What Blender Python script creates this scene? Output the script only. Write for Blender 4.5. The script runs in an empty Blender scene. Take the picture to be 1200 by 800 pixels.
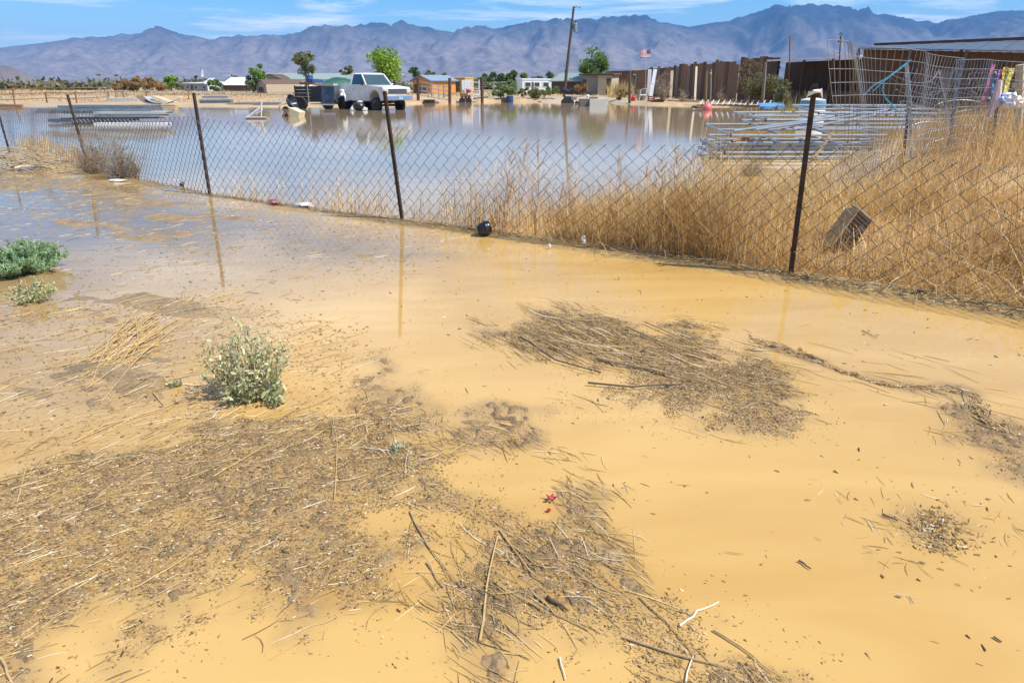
import bpy, bmesh, math, random
import numpy as np
from mathutils import Vector, Matrix

scene = bpy.context.scene
COL = scene.collection
R = math.radians

# ---------------------------------------------------------------- camera
H = 1.6                                   # eye height above the flood water (z = 0)
PITCH = math.atan(303 / 800)
cam_d = bpy.data.cameras.new('camera')
cam_d.lens = 24.0
cam_d.sensor_width = 36.0
cam_d.clip_start = 0.05
cam_d.clip_end = 60000
cam = bpy.data.objects.new('camera', cam_d)
cam.location = (0, 0, H)
cam.rotation_euler = (R(90) - PITCH, 0, 0)
COL.objects.link(cam)
scene.camera = cam

# ---------------------------------------------------------------- light
SUN_EL, SUN_AZ = R(54), R(114)             # azimuth clockwise from +Y (view direction) to +X
world = bpy.data.worlds.new('World')
scene.world = world
world.use_nodes = True
wn, wl = world.node_tree.nodes, world.node_tree.links
wn.clear()
w_out = wn.new('ShaderNodeOutputWorld')
w_bg = wn.new('ShaderNodeBackground')
w_bg.inputs['Strength'].default_value = 0.125
sky = wn.new('ShaderNodeTexSky')
sky.sky_type = 'NISHITA'
sky.sun_disc = False
sky.sun_elevation = SUN_EL
sky.sun_rotation = SUN_AZ
sky.altitude = 600
sky.air_density = 1.0
sky.dust_density = 0.25
sky.ozone_density = 3.0
# scattered fair-weather clouds on a flat layer, the same over the whole dome
tc = wn.new('ShaderNodeTexCoord')
sep = wn.new('ShaderNodeSeparateXYZ'); wl.new(tc.outputs['Generated'], sep.inputs[0])
zz = wn.new('ShaderNodeMath'); zz.operation = 'MAXIMUM'; zz.inputs[1].default_value = 0.0
wl.new(sep.outputs['Z'], zz.inputs[0])
za = wn.new('ShaderNodeMath'); za.operation = 'ADD'; za.inputs[1].default_value = 0.035
wl.new(zz.outputs[0], za.inputs[0])
dx = wn.new('ShaderNodeMath'); dx.operation = 'DIVIDE'
wl.new(sep.outputs['X'], dx.inputs[0]); wl.new(za.outputs[0], dx.inputs[1])
dy = wn.new('ShaderNodeMath'); dy.operation = 'DIVIDE'
wl.new(sep.outputs['Y'], dy.inputs[0]); wl.new(za.outputs[0], dy.inputs[1])
cmb = wn.new('ShaderNodeCombineXYZ')
wl.new(dx.outputs[0], cmb.inputs[0]); wl.new(dy.outputs[0], cmb.inputs[1])
cl_map = wn.new('ShaderNodeMapping'); cl_map.inputs['Location'].default_value = (4.66, 4.617, 0)
wl.new(cmb.outputs[0], cl_map.inputs[0])
cl_n = wn.new('ShaderNodeTexNoise')
cl_n.inputs['Scale'].default_value = 0.42
cl_n.inputs['Detail'].default_value = 7
cl_n.inputs['Roughness'].default_value = 0.62
cl_n.inputs['Distortion'].default_value = 0.3
wl.new(cl_map.outputs[0], cl_n.inputs['Vector'])
cl_r = wn.new('ShaderNodeValToRGB')
cl_r.color_ramp.elements[0].position = 0.49
cl_r.color_ramp.elements[1].position = 0.66
wl.new(cl_n.outputs['Fac'], cl_r.inputs[0])
cl_m = wn.new('ShaderNodeMix'); cl_m.data_type = 'RGBA'
cl_m.inputs['B'].default_value = (10.0, 10.2, 10.6, 1)
wl.new(cl_r.outputs['Color'], cl_m.inputs['Factor'])
hs = wn.new('ShaderNodeHueSaturation'); hs.inputs['Saturation'].default_value = 1.6; hs.inputs['Value'].default_value = 1.05
wl.new(sky.outputs[0], hs.inputs['Color']); wl.new(hs.outputs[0], cl_m.inputs['A'])
wl.new(cl_m.outputs['Result'], w_bg.inputs['Color'])
wl.new(w_bg.outputs[0], w_out.inputs['Surface'])

sun_d = bpy.data.lights.new('sun', 'SUN')
sun_d.energy = 4.7
sun_d.angle = R(0.53)
sun_d.color = (1.0, 0.955, 0.88)
sun = bpy.data.objects.new('sun', sun_d)
SUN_V = Vector((math.sin(SUN_AZ) * math.cos(SUN_EL), math.cos(SUN_AZ) * math.cos(SUN_EL), math.sin(SUN_EL)))
sun.rotation_euler = SUN_V.to_track_quat('Z', 'Y').to_euler()
sun.location = (30, -10, 40)
COL.objects.link(sun)

vs = scene.view_settings
vs.view_transform = 'Standard'
vs.look = 'None'
vs.exposure = 0.42
vs.gamma = 1.0
vs.use_curve_mapping = False
scene.render.engine = 'CYCLES'
scene.cycles.use_denoising = True
scene.cycles.max_bounces = 8
scene.cycles.diffuse_bounces = 3
scene.cycles.glossy_bounces = 3
scene.cycles.transparent_max_bounces = 12
scene.cycles.volume_bounces = 0
scene.cycles.caustics_reflective = False
scene.cycles.caustics_refractive = False

# ---------------------------------------------------------------- photograph geometry -> metres
cp, sp = math.cos(PITCH), math.sin(PITCH)
def at(px, D, z):
    """world point seen in photo column px, at distance D and height z"""
    return Vector(((px - 600) / 800 * (D * cp + (H - z) * sp), D, z))
def zat(py, D):
    k = (400 - py) / 800
    return H + D * (k * cp - sp) / (cp + k * sp)
def pt(px, py, D):
    return at(px, D, zat(py, D))
def gd(px, py, z=0.0):
    k = (400 - py) / 800
    D = (z - H) * (cp + k * sp) / (k * cp - sp)
    return at(px, D, z)
def pxm(D):
    return 915.0 / D                      # photo pixels per metre at distance D
def poly(pts):
    return np.array([[*gd(x, y)[:2]] for x, y in pts])

# ---------------------------------------------------------------- noise, masks
def _hash(ix, iy, seed):
    with np.errstate(over='ignore'):
        h = (ix.astype(np.int64) * 374761393 + iy.astype(np.int64) * 668265263 + seed * 974634777) & 0xffffffff
        h = ((h ^ (h >> 13)) * 1274126177) & 0xffffffff
        h = (h ^ (h >> 16)) & 0xffff
    return h / 65535.0
def vnoise(x, y, seed=0):
    ix, iy = np.floor(x), np.floor(y)
    fx, fy = x - ix, y - iy
    fx = fx * fx * (3 - 2 * fx); fy = fy * fy * (3 - 2 * fy)
    a, b = _hash(ix, iy, seed), _hash(ix + 1, iy, seed)
    c, d = _hash(ix, iy + 1, seed), _hash(ix + 1, iy + 1, seed)
    return (a * (1 - fx) + b * fx) * (1 - fy) + (c * (1 - fx) + d * fx) * fy
def fbm(x, y, octv=4, seed=0, gain=0.5):
    x = np.asarray(x, float); y = np.asarray(y, float)
    s = 0; a = 1; t = 0
    for i in range(octv):
        s = s + a * vnoise(x * 2 ** i + 17.3 * i, y * 2 ** i - 9.1 * i, seed + i); t += a; a *= gain
    return s / t
def sdist(P, X, Y):
    """signed distance to polygon P, positive inside"""
    X = np.asarray(X, float); Y = np.asarray(Y, float)
    d = np.full(X.shape, 1e18); inside = np.zeros(X.shape, bool)
    n = len(P)
    for i in range(n):
        x0, y0 = P[i]; x1, y1 = P[(i + 1) % n]
        ex, ey = x1 - x0, y1 - y0
        t = np.clip(((X - x0) * ex + (Y - y0) * ey) / (ex * ex + ey * ey + 1e-12), 0, 1)
        d = np.minimum(d, (X - x0 - t * ex) ** 2 + (Y - y0 - t * ey) ** 2)
        c = (y0 > Y) != (y1 > Y)
        xi = x0 + (Y - y0) * ex / (ey if abs(ey) > 1e-12 else 1e-12)
        inside ^= c & (X < xi)
    return np.sqrt(d) * np.where(inside, 1, -1)
def ldist(L, X, Y):
    X = np.asarray(X, float); Y = np.asarray(Y, float)
    d = np.full(X.shape, 1e18)
    for i in range(len(L) - 1):
        x0, y0 = L[i]; x1, y1 = L[i + 1]
        ex, ey = x1 - x0, y1 - y0
        t = np.clip(((X - x0) * ex + (Y - y0) * ey) / (ex * ex + ey * ey + 1e-12), 0, 1)
        d = np.minimum(d, (X - x0 - t * ex) ** 2 + (Y - y0 - t * ey) ** 2)
    return np.sqrt(d)
def sstep(a, b, x):
    t = np.clip((x - a) / (b - a), 0, 1)
    return t * t * (3 - 2 * t)

# ---------------------------------------------------------------- materials
MATS = {}
def mat(name, color=(.5, .5, .5), rough=.7, metal=0.0, var=0.12, scale=6.0, bump=0.0, bscale=40.0, dark=None,
        patch=0.0, spec=0.5, stretch=None, darkpos=(.5, .7)):
    """plain surface with grain: noise-driven colour variation, optional second colour in patches, fine relief"""
    if name in MATS: return MATS[name]
    m = bpy.data.materials.new(name); m.use_nodes = True
    N, L = m.node_tree.nodes, m.node_tree.links
    b = N['Principled BSDF']
    b.inputs['Roughness'].default_value = rough
    b.inputs['Metallic'].default_value = metal
    b.inputs['Specular IOR Level'].default_value = spec
    t = N.new('ShaderNodeTexCoord')
    vec = t.outputs['Object']
    if stretch:
        mp = N.new('ShaderNodeMapping'); mp.inputs['Scale'].default_value = stretch
        L.new(vec, mp.inputs[0]); vec = mp.outputs[0]
    n = N.new('ShaderNodeTexNoise'); n.inputs['Scale'].default_value = scale; n.inputs['Detail'].default_value = 5
    n.inputs['Roughness'].default_value = .65
    L.new(vec, n.inputs['Vector'])
    mx = N.new('ShaderNodeMix'); mx.data_type = 'RGBA'
    c = np.array(color)
    mx.inputs['A'].default_value = (*np.clip(c * (1 - 2 * var), 0, 1), 1)
    mx.inputs['B'].default_value = (*np.clip(c * (1 + 2 * var), 0, 1), 1)
    L.new(n.outputs['Fac'], mx.inputs['Factor'])
    out = mx.outputs['Result']
    if dark is not None:
        n2 = N.new('ShaderNodeTexNoise'); n2.inputs['Scale'].default_value = scale * .45; n2.inputs['Detail'].default_value = 6
        n2.inputs['Roughness'].default_value = .7
        L.new(vec, n2.inputs['Vector'])
        rp = N.new('ShaderNodeValToRGB')
        rp.color_ramp.elements[0].position = darkpos[0]; rp.color_ramp.elements[1].position = darkpos[1]
        L.new(n2.outputs['Fac'], rp.inputs[0])
        ms = N.new('ShaderNodeMath'); ms.operation = 'MULTIPLY'; ms.inputs[1].default_value = patch
        L.new(rp.outputs['Color'], ms.inputs[0])
        m2 = N.new('ShaderNodeMix'); m2.data_type = 'RGBA'
        L.new(ms.outputs[0], m2.inputs['Factor']); L.new(out, m2.inputs['A'])
        m2.inputs['B'].default_value = (*dark, 1)
        out = m2.outputs['Result']
    L.new(out, b.inputs['Base Color'])
    if bump:
        n3 = N.new('ShaderNodeTexNoise'); n3.inputs['Scale'].default_value = bscale; n3.inputs['Detail'].default_value = 4
        L.new(vec, n3.inputs['Vector'])
        bp = N.new('ShaderNodeBump'); bp.inputs['Strength'].default_value = bump; bp.inputs['Distance'].default_value = .02
        L.new(n3.outputs['Fac'], bp.inputs['Height']); L.new(bp.outputs['Normal'], b.inputs['Normal'])
    MATS[name] = m
    return m
def vcol_mat(name, rough=.75, spec=.3, noise=0.0, nscale=60.0, rattr=False, transl=0.0):
    """surface coloured piece by piece through the mesh's colour attribute"""
    m = bpy.data.materials.new(name); m.use_nodes = True
    N, L = m.node_tree.nodes, m.node_tree.links
    b = N['Principled BSDF']
    b.inputs['Roughness'].default_value = rough
    b.inputs['Specular IOR Level'].default_value = spec
    a = N.new('ShaderNodeAttribute'); a.attribute_name = 'Col'
    out = a.outputs['Color']
    if noise:
        t = N.new('ShaderNodeTexCoord')
        n = N.new('ShaderNodeTexNoise'); n.inputs['Scale'].default_value = nscale; n.inputs['Detail'].default_value = 6
        n.inputs['Roughness'].default_value = .7
        L.new(t.outputs['Object'], n.inputs['Vector'])
        mr = N.new('ShaderNodeMapRange'); mr.inputs['From Min'].default_value = .25; mr.inputs['From Max'].default_value = .75
        mr.inputs['To Min'].default_value = 1 - noise; mr.inputs['To Max'].default_value = 1 + noise
        L.new(n.outputs['Fac'], mr.inputs['Value'])
        v = N.new('ShaderNodeVectorMath'); v.operation = 'SCALE'
        L.new(out, v.inputs[0]); L.new(mr.outputs[0], v.inputs['Scale'])
        out = v.outputs[0]
        bp = N.new('ShaderNodeBump'); bp.inputs['Strength'].default_value = .5; bp.inputs['Distance'].default_value = .01
        L.new(n.outputs['Fac'], bp.inputs['Height']); L.new(bp.outputs['Normal'], b.inputs['Normal'])
    L.new(out, b.inputs['Base Color'])
    if rattr:
        L.new(a.outputs['Alpha'], b.inputs['Roughness'])
    if transl:
        tr = N.new('ShaderNodeBsdfTranslucent'); L.new(out, tr.inputs['Color'])
        mxs = N.new('ShaderNodeMixShader'); mxs.inputs[0].default_value = transl
        L.new(b.outputs[0], mxs.inputs[1]); L.new(tr.outputs[0], mxs.inputs[2])
        L.new(mxs.outputs[0], N['Material Output'].inputs['Surface'])
    MATS[name] = m
    return m

# ---------------------------------------------------------------- object helpers
def tag(o, label=None, cat=None, group=None, kind=None):
    if label: o['label'] = label
    if cat: o['category'] = cat
    if group: o['group'] = group
    if kind: o['kind'] = kind
    return o
def thing(name, label, cat, loc=(0, 0, 0), rz=0.0, group=None):
    o = bpy.data.objects.new(name, None)
    o.empty_display_size = .2
    o.location = loc; o.rotation_euler = (0, 0, rz)
    COL.objects.link(o)
    return tag(o, label, cat, group)
def link_mesh(name, me, m, parent=None):
    o = bpy.data.objects.new(name, me)
    if m is not None and not me.materials: me.materials.append(m)
    COL.objects.link(o)
    if parent is not None: o.parent = parent
    return o
def mesh_np(name, V, F, cols=None, m=None, parent=None, smooth=False):
    """object from numpy arrays: V (n,3), F (k,4) or (k,3), cols (n,3|4)"""
    V = np.ascontiguousarray(V, dtype=np.float32); F = np.ascontiguousarray(F, dtype=np.int32)
    me = bpy.data.meshes.new(name)
    k, s = F.shape
    me.vertices.add(len(V)); me.vertices.foreach_set('co', V.ravel())
    me.loops.add(k * s); me.loops.foreach_set('vertex_index', F.ravel())
    me.polygons.add(k); me.polygons.foreach_set('loop_start', np.arange(0, k * s, s, dtype=np.int32))
    if smooth: me.polygons.foreach_set('use_smooth', np.ones(k, bool))
    me.update(calc_edges=True)
    if cols is not None:
        cols = np.asarray(cols, dtype=np.float32)
        if cols.shape[1] == 3: cols = np.c_[cols, np.ones(len(cols), np.float32)]
        ca = me.color_attributes.new('Col', 'FLOAT_COLOR', 'POINT')
        ca.data.foreach_set('color', np.ascontiguousarray(cols).ravel())
    return link_mesh(name, me, m, parent)
def copy_tree(o, parent=None):
    c = o.copy(); COL.objects.link(c); c.parent = parent
    for ch in list(o.children): copy_tree(ch, c)
    return c

class MB:
    """collects boxes, bars, tubes and slabs, then links them as one mesh object"""
    def __init__(self): self.v = []; self.f = []
    def add(self, vs, fs):
        n = len(self.v); self.v += [tuple(p) for p in vs]; self.f += [tuple(i + n for i in f) for f in fs]; return self
    def box(self, c, s, rz=0.0, M=None):
        x, y, z = s[0] / 2, s[1] / 2, s[2] / 2
        P = [Vector(p) for p in ((-x,-y,-z),(x,-y,-z),(x,y,-z),(-x,y,-z),(-x,-y,z),(x,-y,z),(x,y,z),(-x,y,z))]
        if M is None: M = Matrix.Rotation(rz, 3, 'Z')
        c = Vector(c)
        return self.add([M @ p + c for p in P], [(0,3,2,1),(4,5,6,7),(0,1,5,4),(1,2,6,5),(2,3,7,6),(3,0,4,7)])
    def tube(self, pts, r, n=8, cap=True):
        pts = [Vector(p) for p in pts]
        rs = r if isinstance(r, (list, tuple)) else [r] * len(pts)
        V = []; F = []
        u = None
        for i, p in enumerate(pts):
            d = (pts[min(i + 1, len(pts) - 1)] - pts[max(i - 1, 0)]).normalized()
            if u is None:
                u = d.cross(Vector((0, 0, 1)))
                if u.length < .05: u = d.cross(Vector((0, 1, 0)))
            u = (u - d * u.dot(d)).normalized(); w = d.cross(u)
            V += [p + (u * math.cos(2 * math.pi * k / n) + w * math.sin(2 * math.pi * k / n)) * rs[i] for k in range(n)]
        for i in range(len(pts) - 1):
            for k in range(n):
                a, b = i * n + k, i * n + (k + 1) % n
                F.append((a, b, b + n, a + n))
        if cap:
            F.append(tuple(range(n - 1, -1, -1))); F.append(tuple(range((len(pts) - 1) * n, len(pts) * n)))
        return self.add(V, F)
    def lathe(self, prof, c=(0, 0, 0), n=20, M=None):
        V = []; F = []
        for r, z in prof:
            V += [Vector((r * math.cos(2 * math.pi * k / n), r * math.sin(2 * math.pi * k / n), z)) for k in range(n)]
        for i in range(len(prof) - 1):
            for k in range(n):
                a, b = i * n + k, i * n + (k + 1) % n
                F.append((a, b, b + n, a + n))
        F.append(tuple(range(n - 1, -1, -1))); F.append(tuple(range((len(prof) - 1) * n, len(prof) * n)))
        if M is not None: V = [M @ v for v in V]
        return self.add([v + Vector(c) for v in V], F)
    def slab(self, q, t):
        """thin plate: quad/polygon q thickened by t along its normal"""
        q = [Vector(p) for p in q]; n = len(q)
        nn = (q[1] - q[0]).cross(q[2] - q[0]).normalized() * t
        V = q + [p + nn for p in q]
        F = [tuple(range(n - 1, -1, -1)), tuple(range(n, 2 * n))] + [(i, (i + 1) % n, (i + 1) % n + n, i + n) for i in range(n)]
        return self.add(V, F)
    def prism(self, prof, y0, y1):
        """polygon in the x-z plane pushed from y0 to y1"""
        n = len(prof)
        V = [(x, y0, z) for x, z in prof] + [(x, y1, z) for x, z in prof]
        F = [tuple(range(n)), tuple(range(2 * n - 1, n - 1, -1))] + [(i, i + n, (i + 1) % n + n, (i + 1) % n) for i in range(n)]
        return self.add(V, F)
    def build(self, name, m, parent=None, smooth=False, bevel=0.0, seg=2):
        me = bpy.data.meshes.new(name)
        me.from_pydata(self.v, [], self.f)
        bm = bmesh.new(); bm.from_mesh(me)
        bmesh.ops.recalc_face_normals(bm, faces=bm.faces)
        if bevel:
            bmesh.ops.bevel(bm, geom=[e for e in bm.edges if e.calc_face_angle(0) > .6], offset=bevel, segments=seg, affect='EDGES', clamp_overlap=True)
        if smooth:
            for f in bm.faces: f.smooth = True
            for e in bm.edges:
                if e.calc_face_angle(0) > .7: e.smooth = False
        bm.to_mesh(me); bm.free()
        return link_mesh(name, me, m, parent)

# ================================================================ THE SETTING
# -------- outlines on the ground (photo columns/rows -> metres)
FENCE_BASE = poly([(-160, 150), (9, 173), (103, 197), (245, 228), (471, 260), (700, 292), (926, 325), (1060, 345), (1200, 368), (1420, 405)])
POND = poly([(-700, 133), (-200, 131), (40, 131), (200, 127.5), (330, 126), (480, 124), (500, 121), (570, 119.5), (700, 119.5), (740, 122.5), (830, 125),
             (885, 130), (900, 141), (868, 152), (848, 170), (825, 205), (700, 245), (560, 262), (471, 257.5), (300, 236),
             (240, 225.5), (170, 209), (60, 184), (-200, 150), (-700, 139)])
MOUND = poly([(955, 333), (1210, 371), (1500, 420), (1500, 150), (1160, 128), (960, 190), (850, 240), (700, 285)])
MATS_PX = dict(
    left=[(-30, 570), (60, 548), (130, 540), (230, 515), (330, 495), (420, 505), (480, 525), (510, 565), (470, 605), (462, 640),
          (420, 682), (330, 702), (290, 690), (220, 745), (155, 765), (150, 735), (230, 680), (150, 705), (60, 722), (-30, 705)],
    low=[(430, 505), (520, 545), (600, 580), (655, 605), (660, 640), (720, 690), (800, 706), (880, 755), (960, 815), (730, 820),
         (680, 765), (640, 715), (600, 680), (560, 750), (565, 660), (595, 625), (540, 625), (470, 605)],
    swirl_band=[(593, 386), (625, 368), (660, 366), (650, 385), (690, 415), (712, 440), (690, 440), (650, 420), (620, 405)],
    swirl=[(650, 372), (700, 376), (770, 376), (840, 403), (892, 436), (885, 445), (840, 440), (790, 440), (750, 432), (745, 415), (700, 398), (665, 388)],
    swirl_tail=[(690, 447), (740, 442), (800, 440), (850, 440), (885, 446), (860, 462), (900, 466), (938, 478), (915, 495), (860, 495), (800, 487), (740, 470)],
    streak=[(425, 440), (450, 412), (475, 425), (492, 500), (470, 512), (440, 495)],
    corner=[(-30, 760), (18, 775), (45, 810), (-30, 815)],
    clump=[(1072, 612), (1090, 598), (1112, 610), (1128, 636), (1105, 648), (1082, 636)],
    edge=[(1140, 485), (1165, 495), (1215, 540), (1215, 575), (1180, 555), (1150, 515)],
    small=[(575, 480), (600, 488), (592, 512), (560, 505), (545, 490)])
DEB = {k: poly(v) for k, v in MATS_PX.items()}
STRAND = poly([(880, 398), (930, 412), (985, 435), (1040, 452), (1100, 455), (1140, 462), (1150, 488), (1175, 505)])
WETLEFT = poly([(-300, 190), (60, 195), (180, 213), (300, 240), (460, 262), (520, 300), (430, 330), (330, 380), (250, 470), (330, 500), (200, 530), (-60, 560), (-400, 520)])
FLOODL = poly([(-200, 222), (20, 218), (110, 222), (130, 240), (60, 262), (150, 290), (330, 250), (440, 275), (400, 330), (250, 345), (130, 330), (60, 350), (80, 420), (-20, 470), (-200, 430)])

def debris_mask(X, Y):
    """0..1: how thick the floating/settled litter lies"""
    w = 0.14
    n = fbm(X * 3.1, Y * 3.1, 5, 5) - .5
    d = np.full(np.shape(X), -9.0)
    for k, P in DEB.items():
        d = np.maximum(d, np.minimum(sdist(P, X, Y) / (w if k in ('left', 'low') else .1), {'left': 1.5, 'low': 1.3, 'swirl': .35, 'swirl_band': .3, 'swirl_tail': .6}.get(k, .9)))
    d = np.maximum(d, (.012 - ldist(STRAND, X, Y)) / .05)
    return sstep(-.5, .5, d * .5 + n * 3.2 + .15)
def terrain(X, Y):
    X = np.asarray(X, float); Y = np.asarray(Y, float)
    z = np.full(X.shape, -.022) + .012 * (fbm(X * .8, Y * .8, 3, 31) - .5)
    near = (Y < 30)
    dm = np.zeros(X.shape); wl_ = np.zeros(X.shape)
    if near.any():
        xs, ys = X[near], Y[near]
        dm[near] = debris_mask(xs, ys)
        # shallow, half-drained flat on the left: low mud ribs breaking the surface
        wet = sstep(-.5, .9, sdist(WETLEFT, xs, ys)) * (1 - .8 * sstep(-.2, .4, sdist(FLOODL, xs, ys)))
        wl_[near] = wet
        # ribs run with the current, along the fence
        a = math.atan2(*(FENCE_BASE[3] - FENCE_BASE[4])[::-1]) + .15
        u = xs * math.cos(a) + ys * math.sin(a); v = -xs * math.sin(a) + ys * math.cos(a)
        rib = fbm(u * .9, v * 3.8, 5, 77)
        fine = fbm(xs * 9, ys * 9, 4, 91)
        z[near] += wet * (.066 * (rib - .205) + .016 * (fine - .5))
        z[near] += dm[near] * (.0222 + .016 * (fbm(xs * 5, ys * 5, 4, 12) - .5) + .044 * (fbm(xs * 26, ys * 26, 3, 14) - .5))
        bank = np.exp(-(ldist(FENCE_BASE, xs, ys) / .22) ** 2)
        z[near] += bank * (.05 + .03 * (fbm(xs * 4, ys * 4, 3, 3) - .5))
    sP = sdist(POND, X, Y)
    # behind the fence and beyond
    far = sstep(0, 6, Y - 46 - .12 * np.abs(X))
    z = z + far * (.16 + .22 * sstep(55, 75, Y) + .05 * (fbm(X * .25, Y * .25, 4, 8) - .5) + .03 * (fbm(X * 1.2, Y * 1.2, 3, 9) - .5))
    m = sstep(0, 1, sdist(MOUND, X, Y) / 1.3)
    z = z + m * (.14 + .16 * sstep(0, 3.5, sdist(MOUND, X, Y)) + .34 * sstep(4.2, 8.5, X) * sstep(0, 1.5, sdist(MOUND, X, Y)) * (1 - sstep(14, 24, Y)) + .06 * (fbm(X * 1.7, Y * 1.7, 3, 19) - .5))
    pin = sstep(-.6, .5, (sP + .35 * (fbm(X * .7, Y * .7, 3, 44) - .5) * (1 + .06 * Y)) / (.25 + .025 * np.abs(Y)))
    z = z * (1 - pin) - .22 * pin
    # left of the pond, the low bank under the first brush pile
    return z, dm, wl_
def gz(x, y):
    return float(terrain(np.array([x]), np.array([y]))[0][0])

# -------- ground: one sheet to the horizon
def build_ground():
    az = np.concatenate([np.linspace(-180, -62, 30)[:-1], np.linspace(-62, -44, 40)[:-1], np.linspace(-44, 44, 640), np.linspace(44, 62, 40)[1:], np.linspace(62, 180, 30)[1:-1]])
    az = np.radians(az)
    r = np.concatenate([[.05, .4, .9], np.geomspace(1.4, 30, 560), np.geomspace(30, 130, 130)[1:], np.geomspace(130, 11500, 50)[1:]])
    A, Rr = np.meshgrid(az, r)
    X, Y = Rr * np.sin(A), Rr * np.cos(A)
    z, dm, wet = terrain(X.ravel(), Y.ravel())
    X, Y = X.ravel(), Y.ravel()
    na, nr = len(az), len(r)
    i = np.arange(nr - 1)[:, None] * na; j = np.arange(na)[None, :]; j2 = (j + 1) % na
    F = np.stack([i + j, i + j2, i + na + j2, i + na + j], -1).reshape(-1, 4)[:, ::-1]
    # soil colours: dark wet silt and chaff near, straw-coloured stubble and bare tan soil far
    n1 = fbm(X * 2.2, Y * 2.2, 5, 61)[:, None]; n2 = fbm(X * 11, Y * 11, 4, 62)[:, None]
    silt = np.array([.40, .26, .105]) * (.85 + .3 * n1)
    chaff = np.array([.25, .165, .082]) * (.5 + 1.0 * n2)
    c = silt * (1 - dm[:, None]) + chaff * dm[:, None]
    wetc = np.array([.27, .185, .095]) * (.6 + .8 * n2)
    w = (wet * (1 - dm))[:, None]
    c = c * (1 - w) + wetc * w
    n3 = fbm(X * .13, Y * .13, 5, 63)[:, None]; n4 = fbm(X * .9, Y * .9, 4, 64)[:, None]
    dry = np.array([.45, .31, .165]) * (.7 + .6 * n4); pale = np.array([.40, .315, .215]) * (.8 + .4 * n4)
    dryc = dry * (1 - sstep(.4, .6, n3)) + pale * sstep(.4, .6, n3)
    f = sstep(44, 50, Y - .12 * np.abs(X) + 3 * (n4[:, 0] - .5))[:, None]
    f = np.maximum(f, sstep(.3, .9, sdist(MOUND, X, Y))[:, None])
    c = c * (1 - f) + dryc * f
    vfar = sstep(500, 3000, np.hypot(X, Y))[:, None]
    c = c * (1 - vfar) + np.array([.33, .255, .19]) * vfar
    rough = (.5 + .42 * dm[:, None]) * (1 - f) + .92 * f
    o = mesh_np('ground', np.c_[X, Y, z], F, np.c_[c, rough], vcol_mat('soil', noise=.45, nscale=95, rattr=True), smooth=True)
    tag(o, kind='structure')
build_ground()

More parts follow.
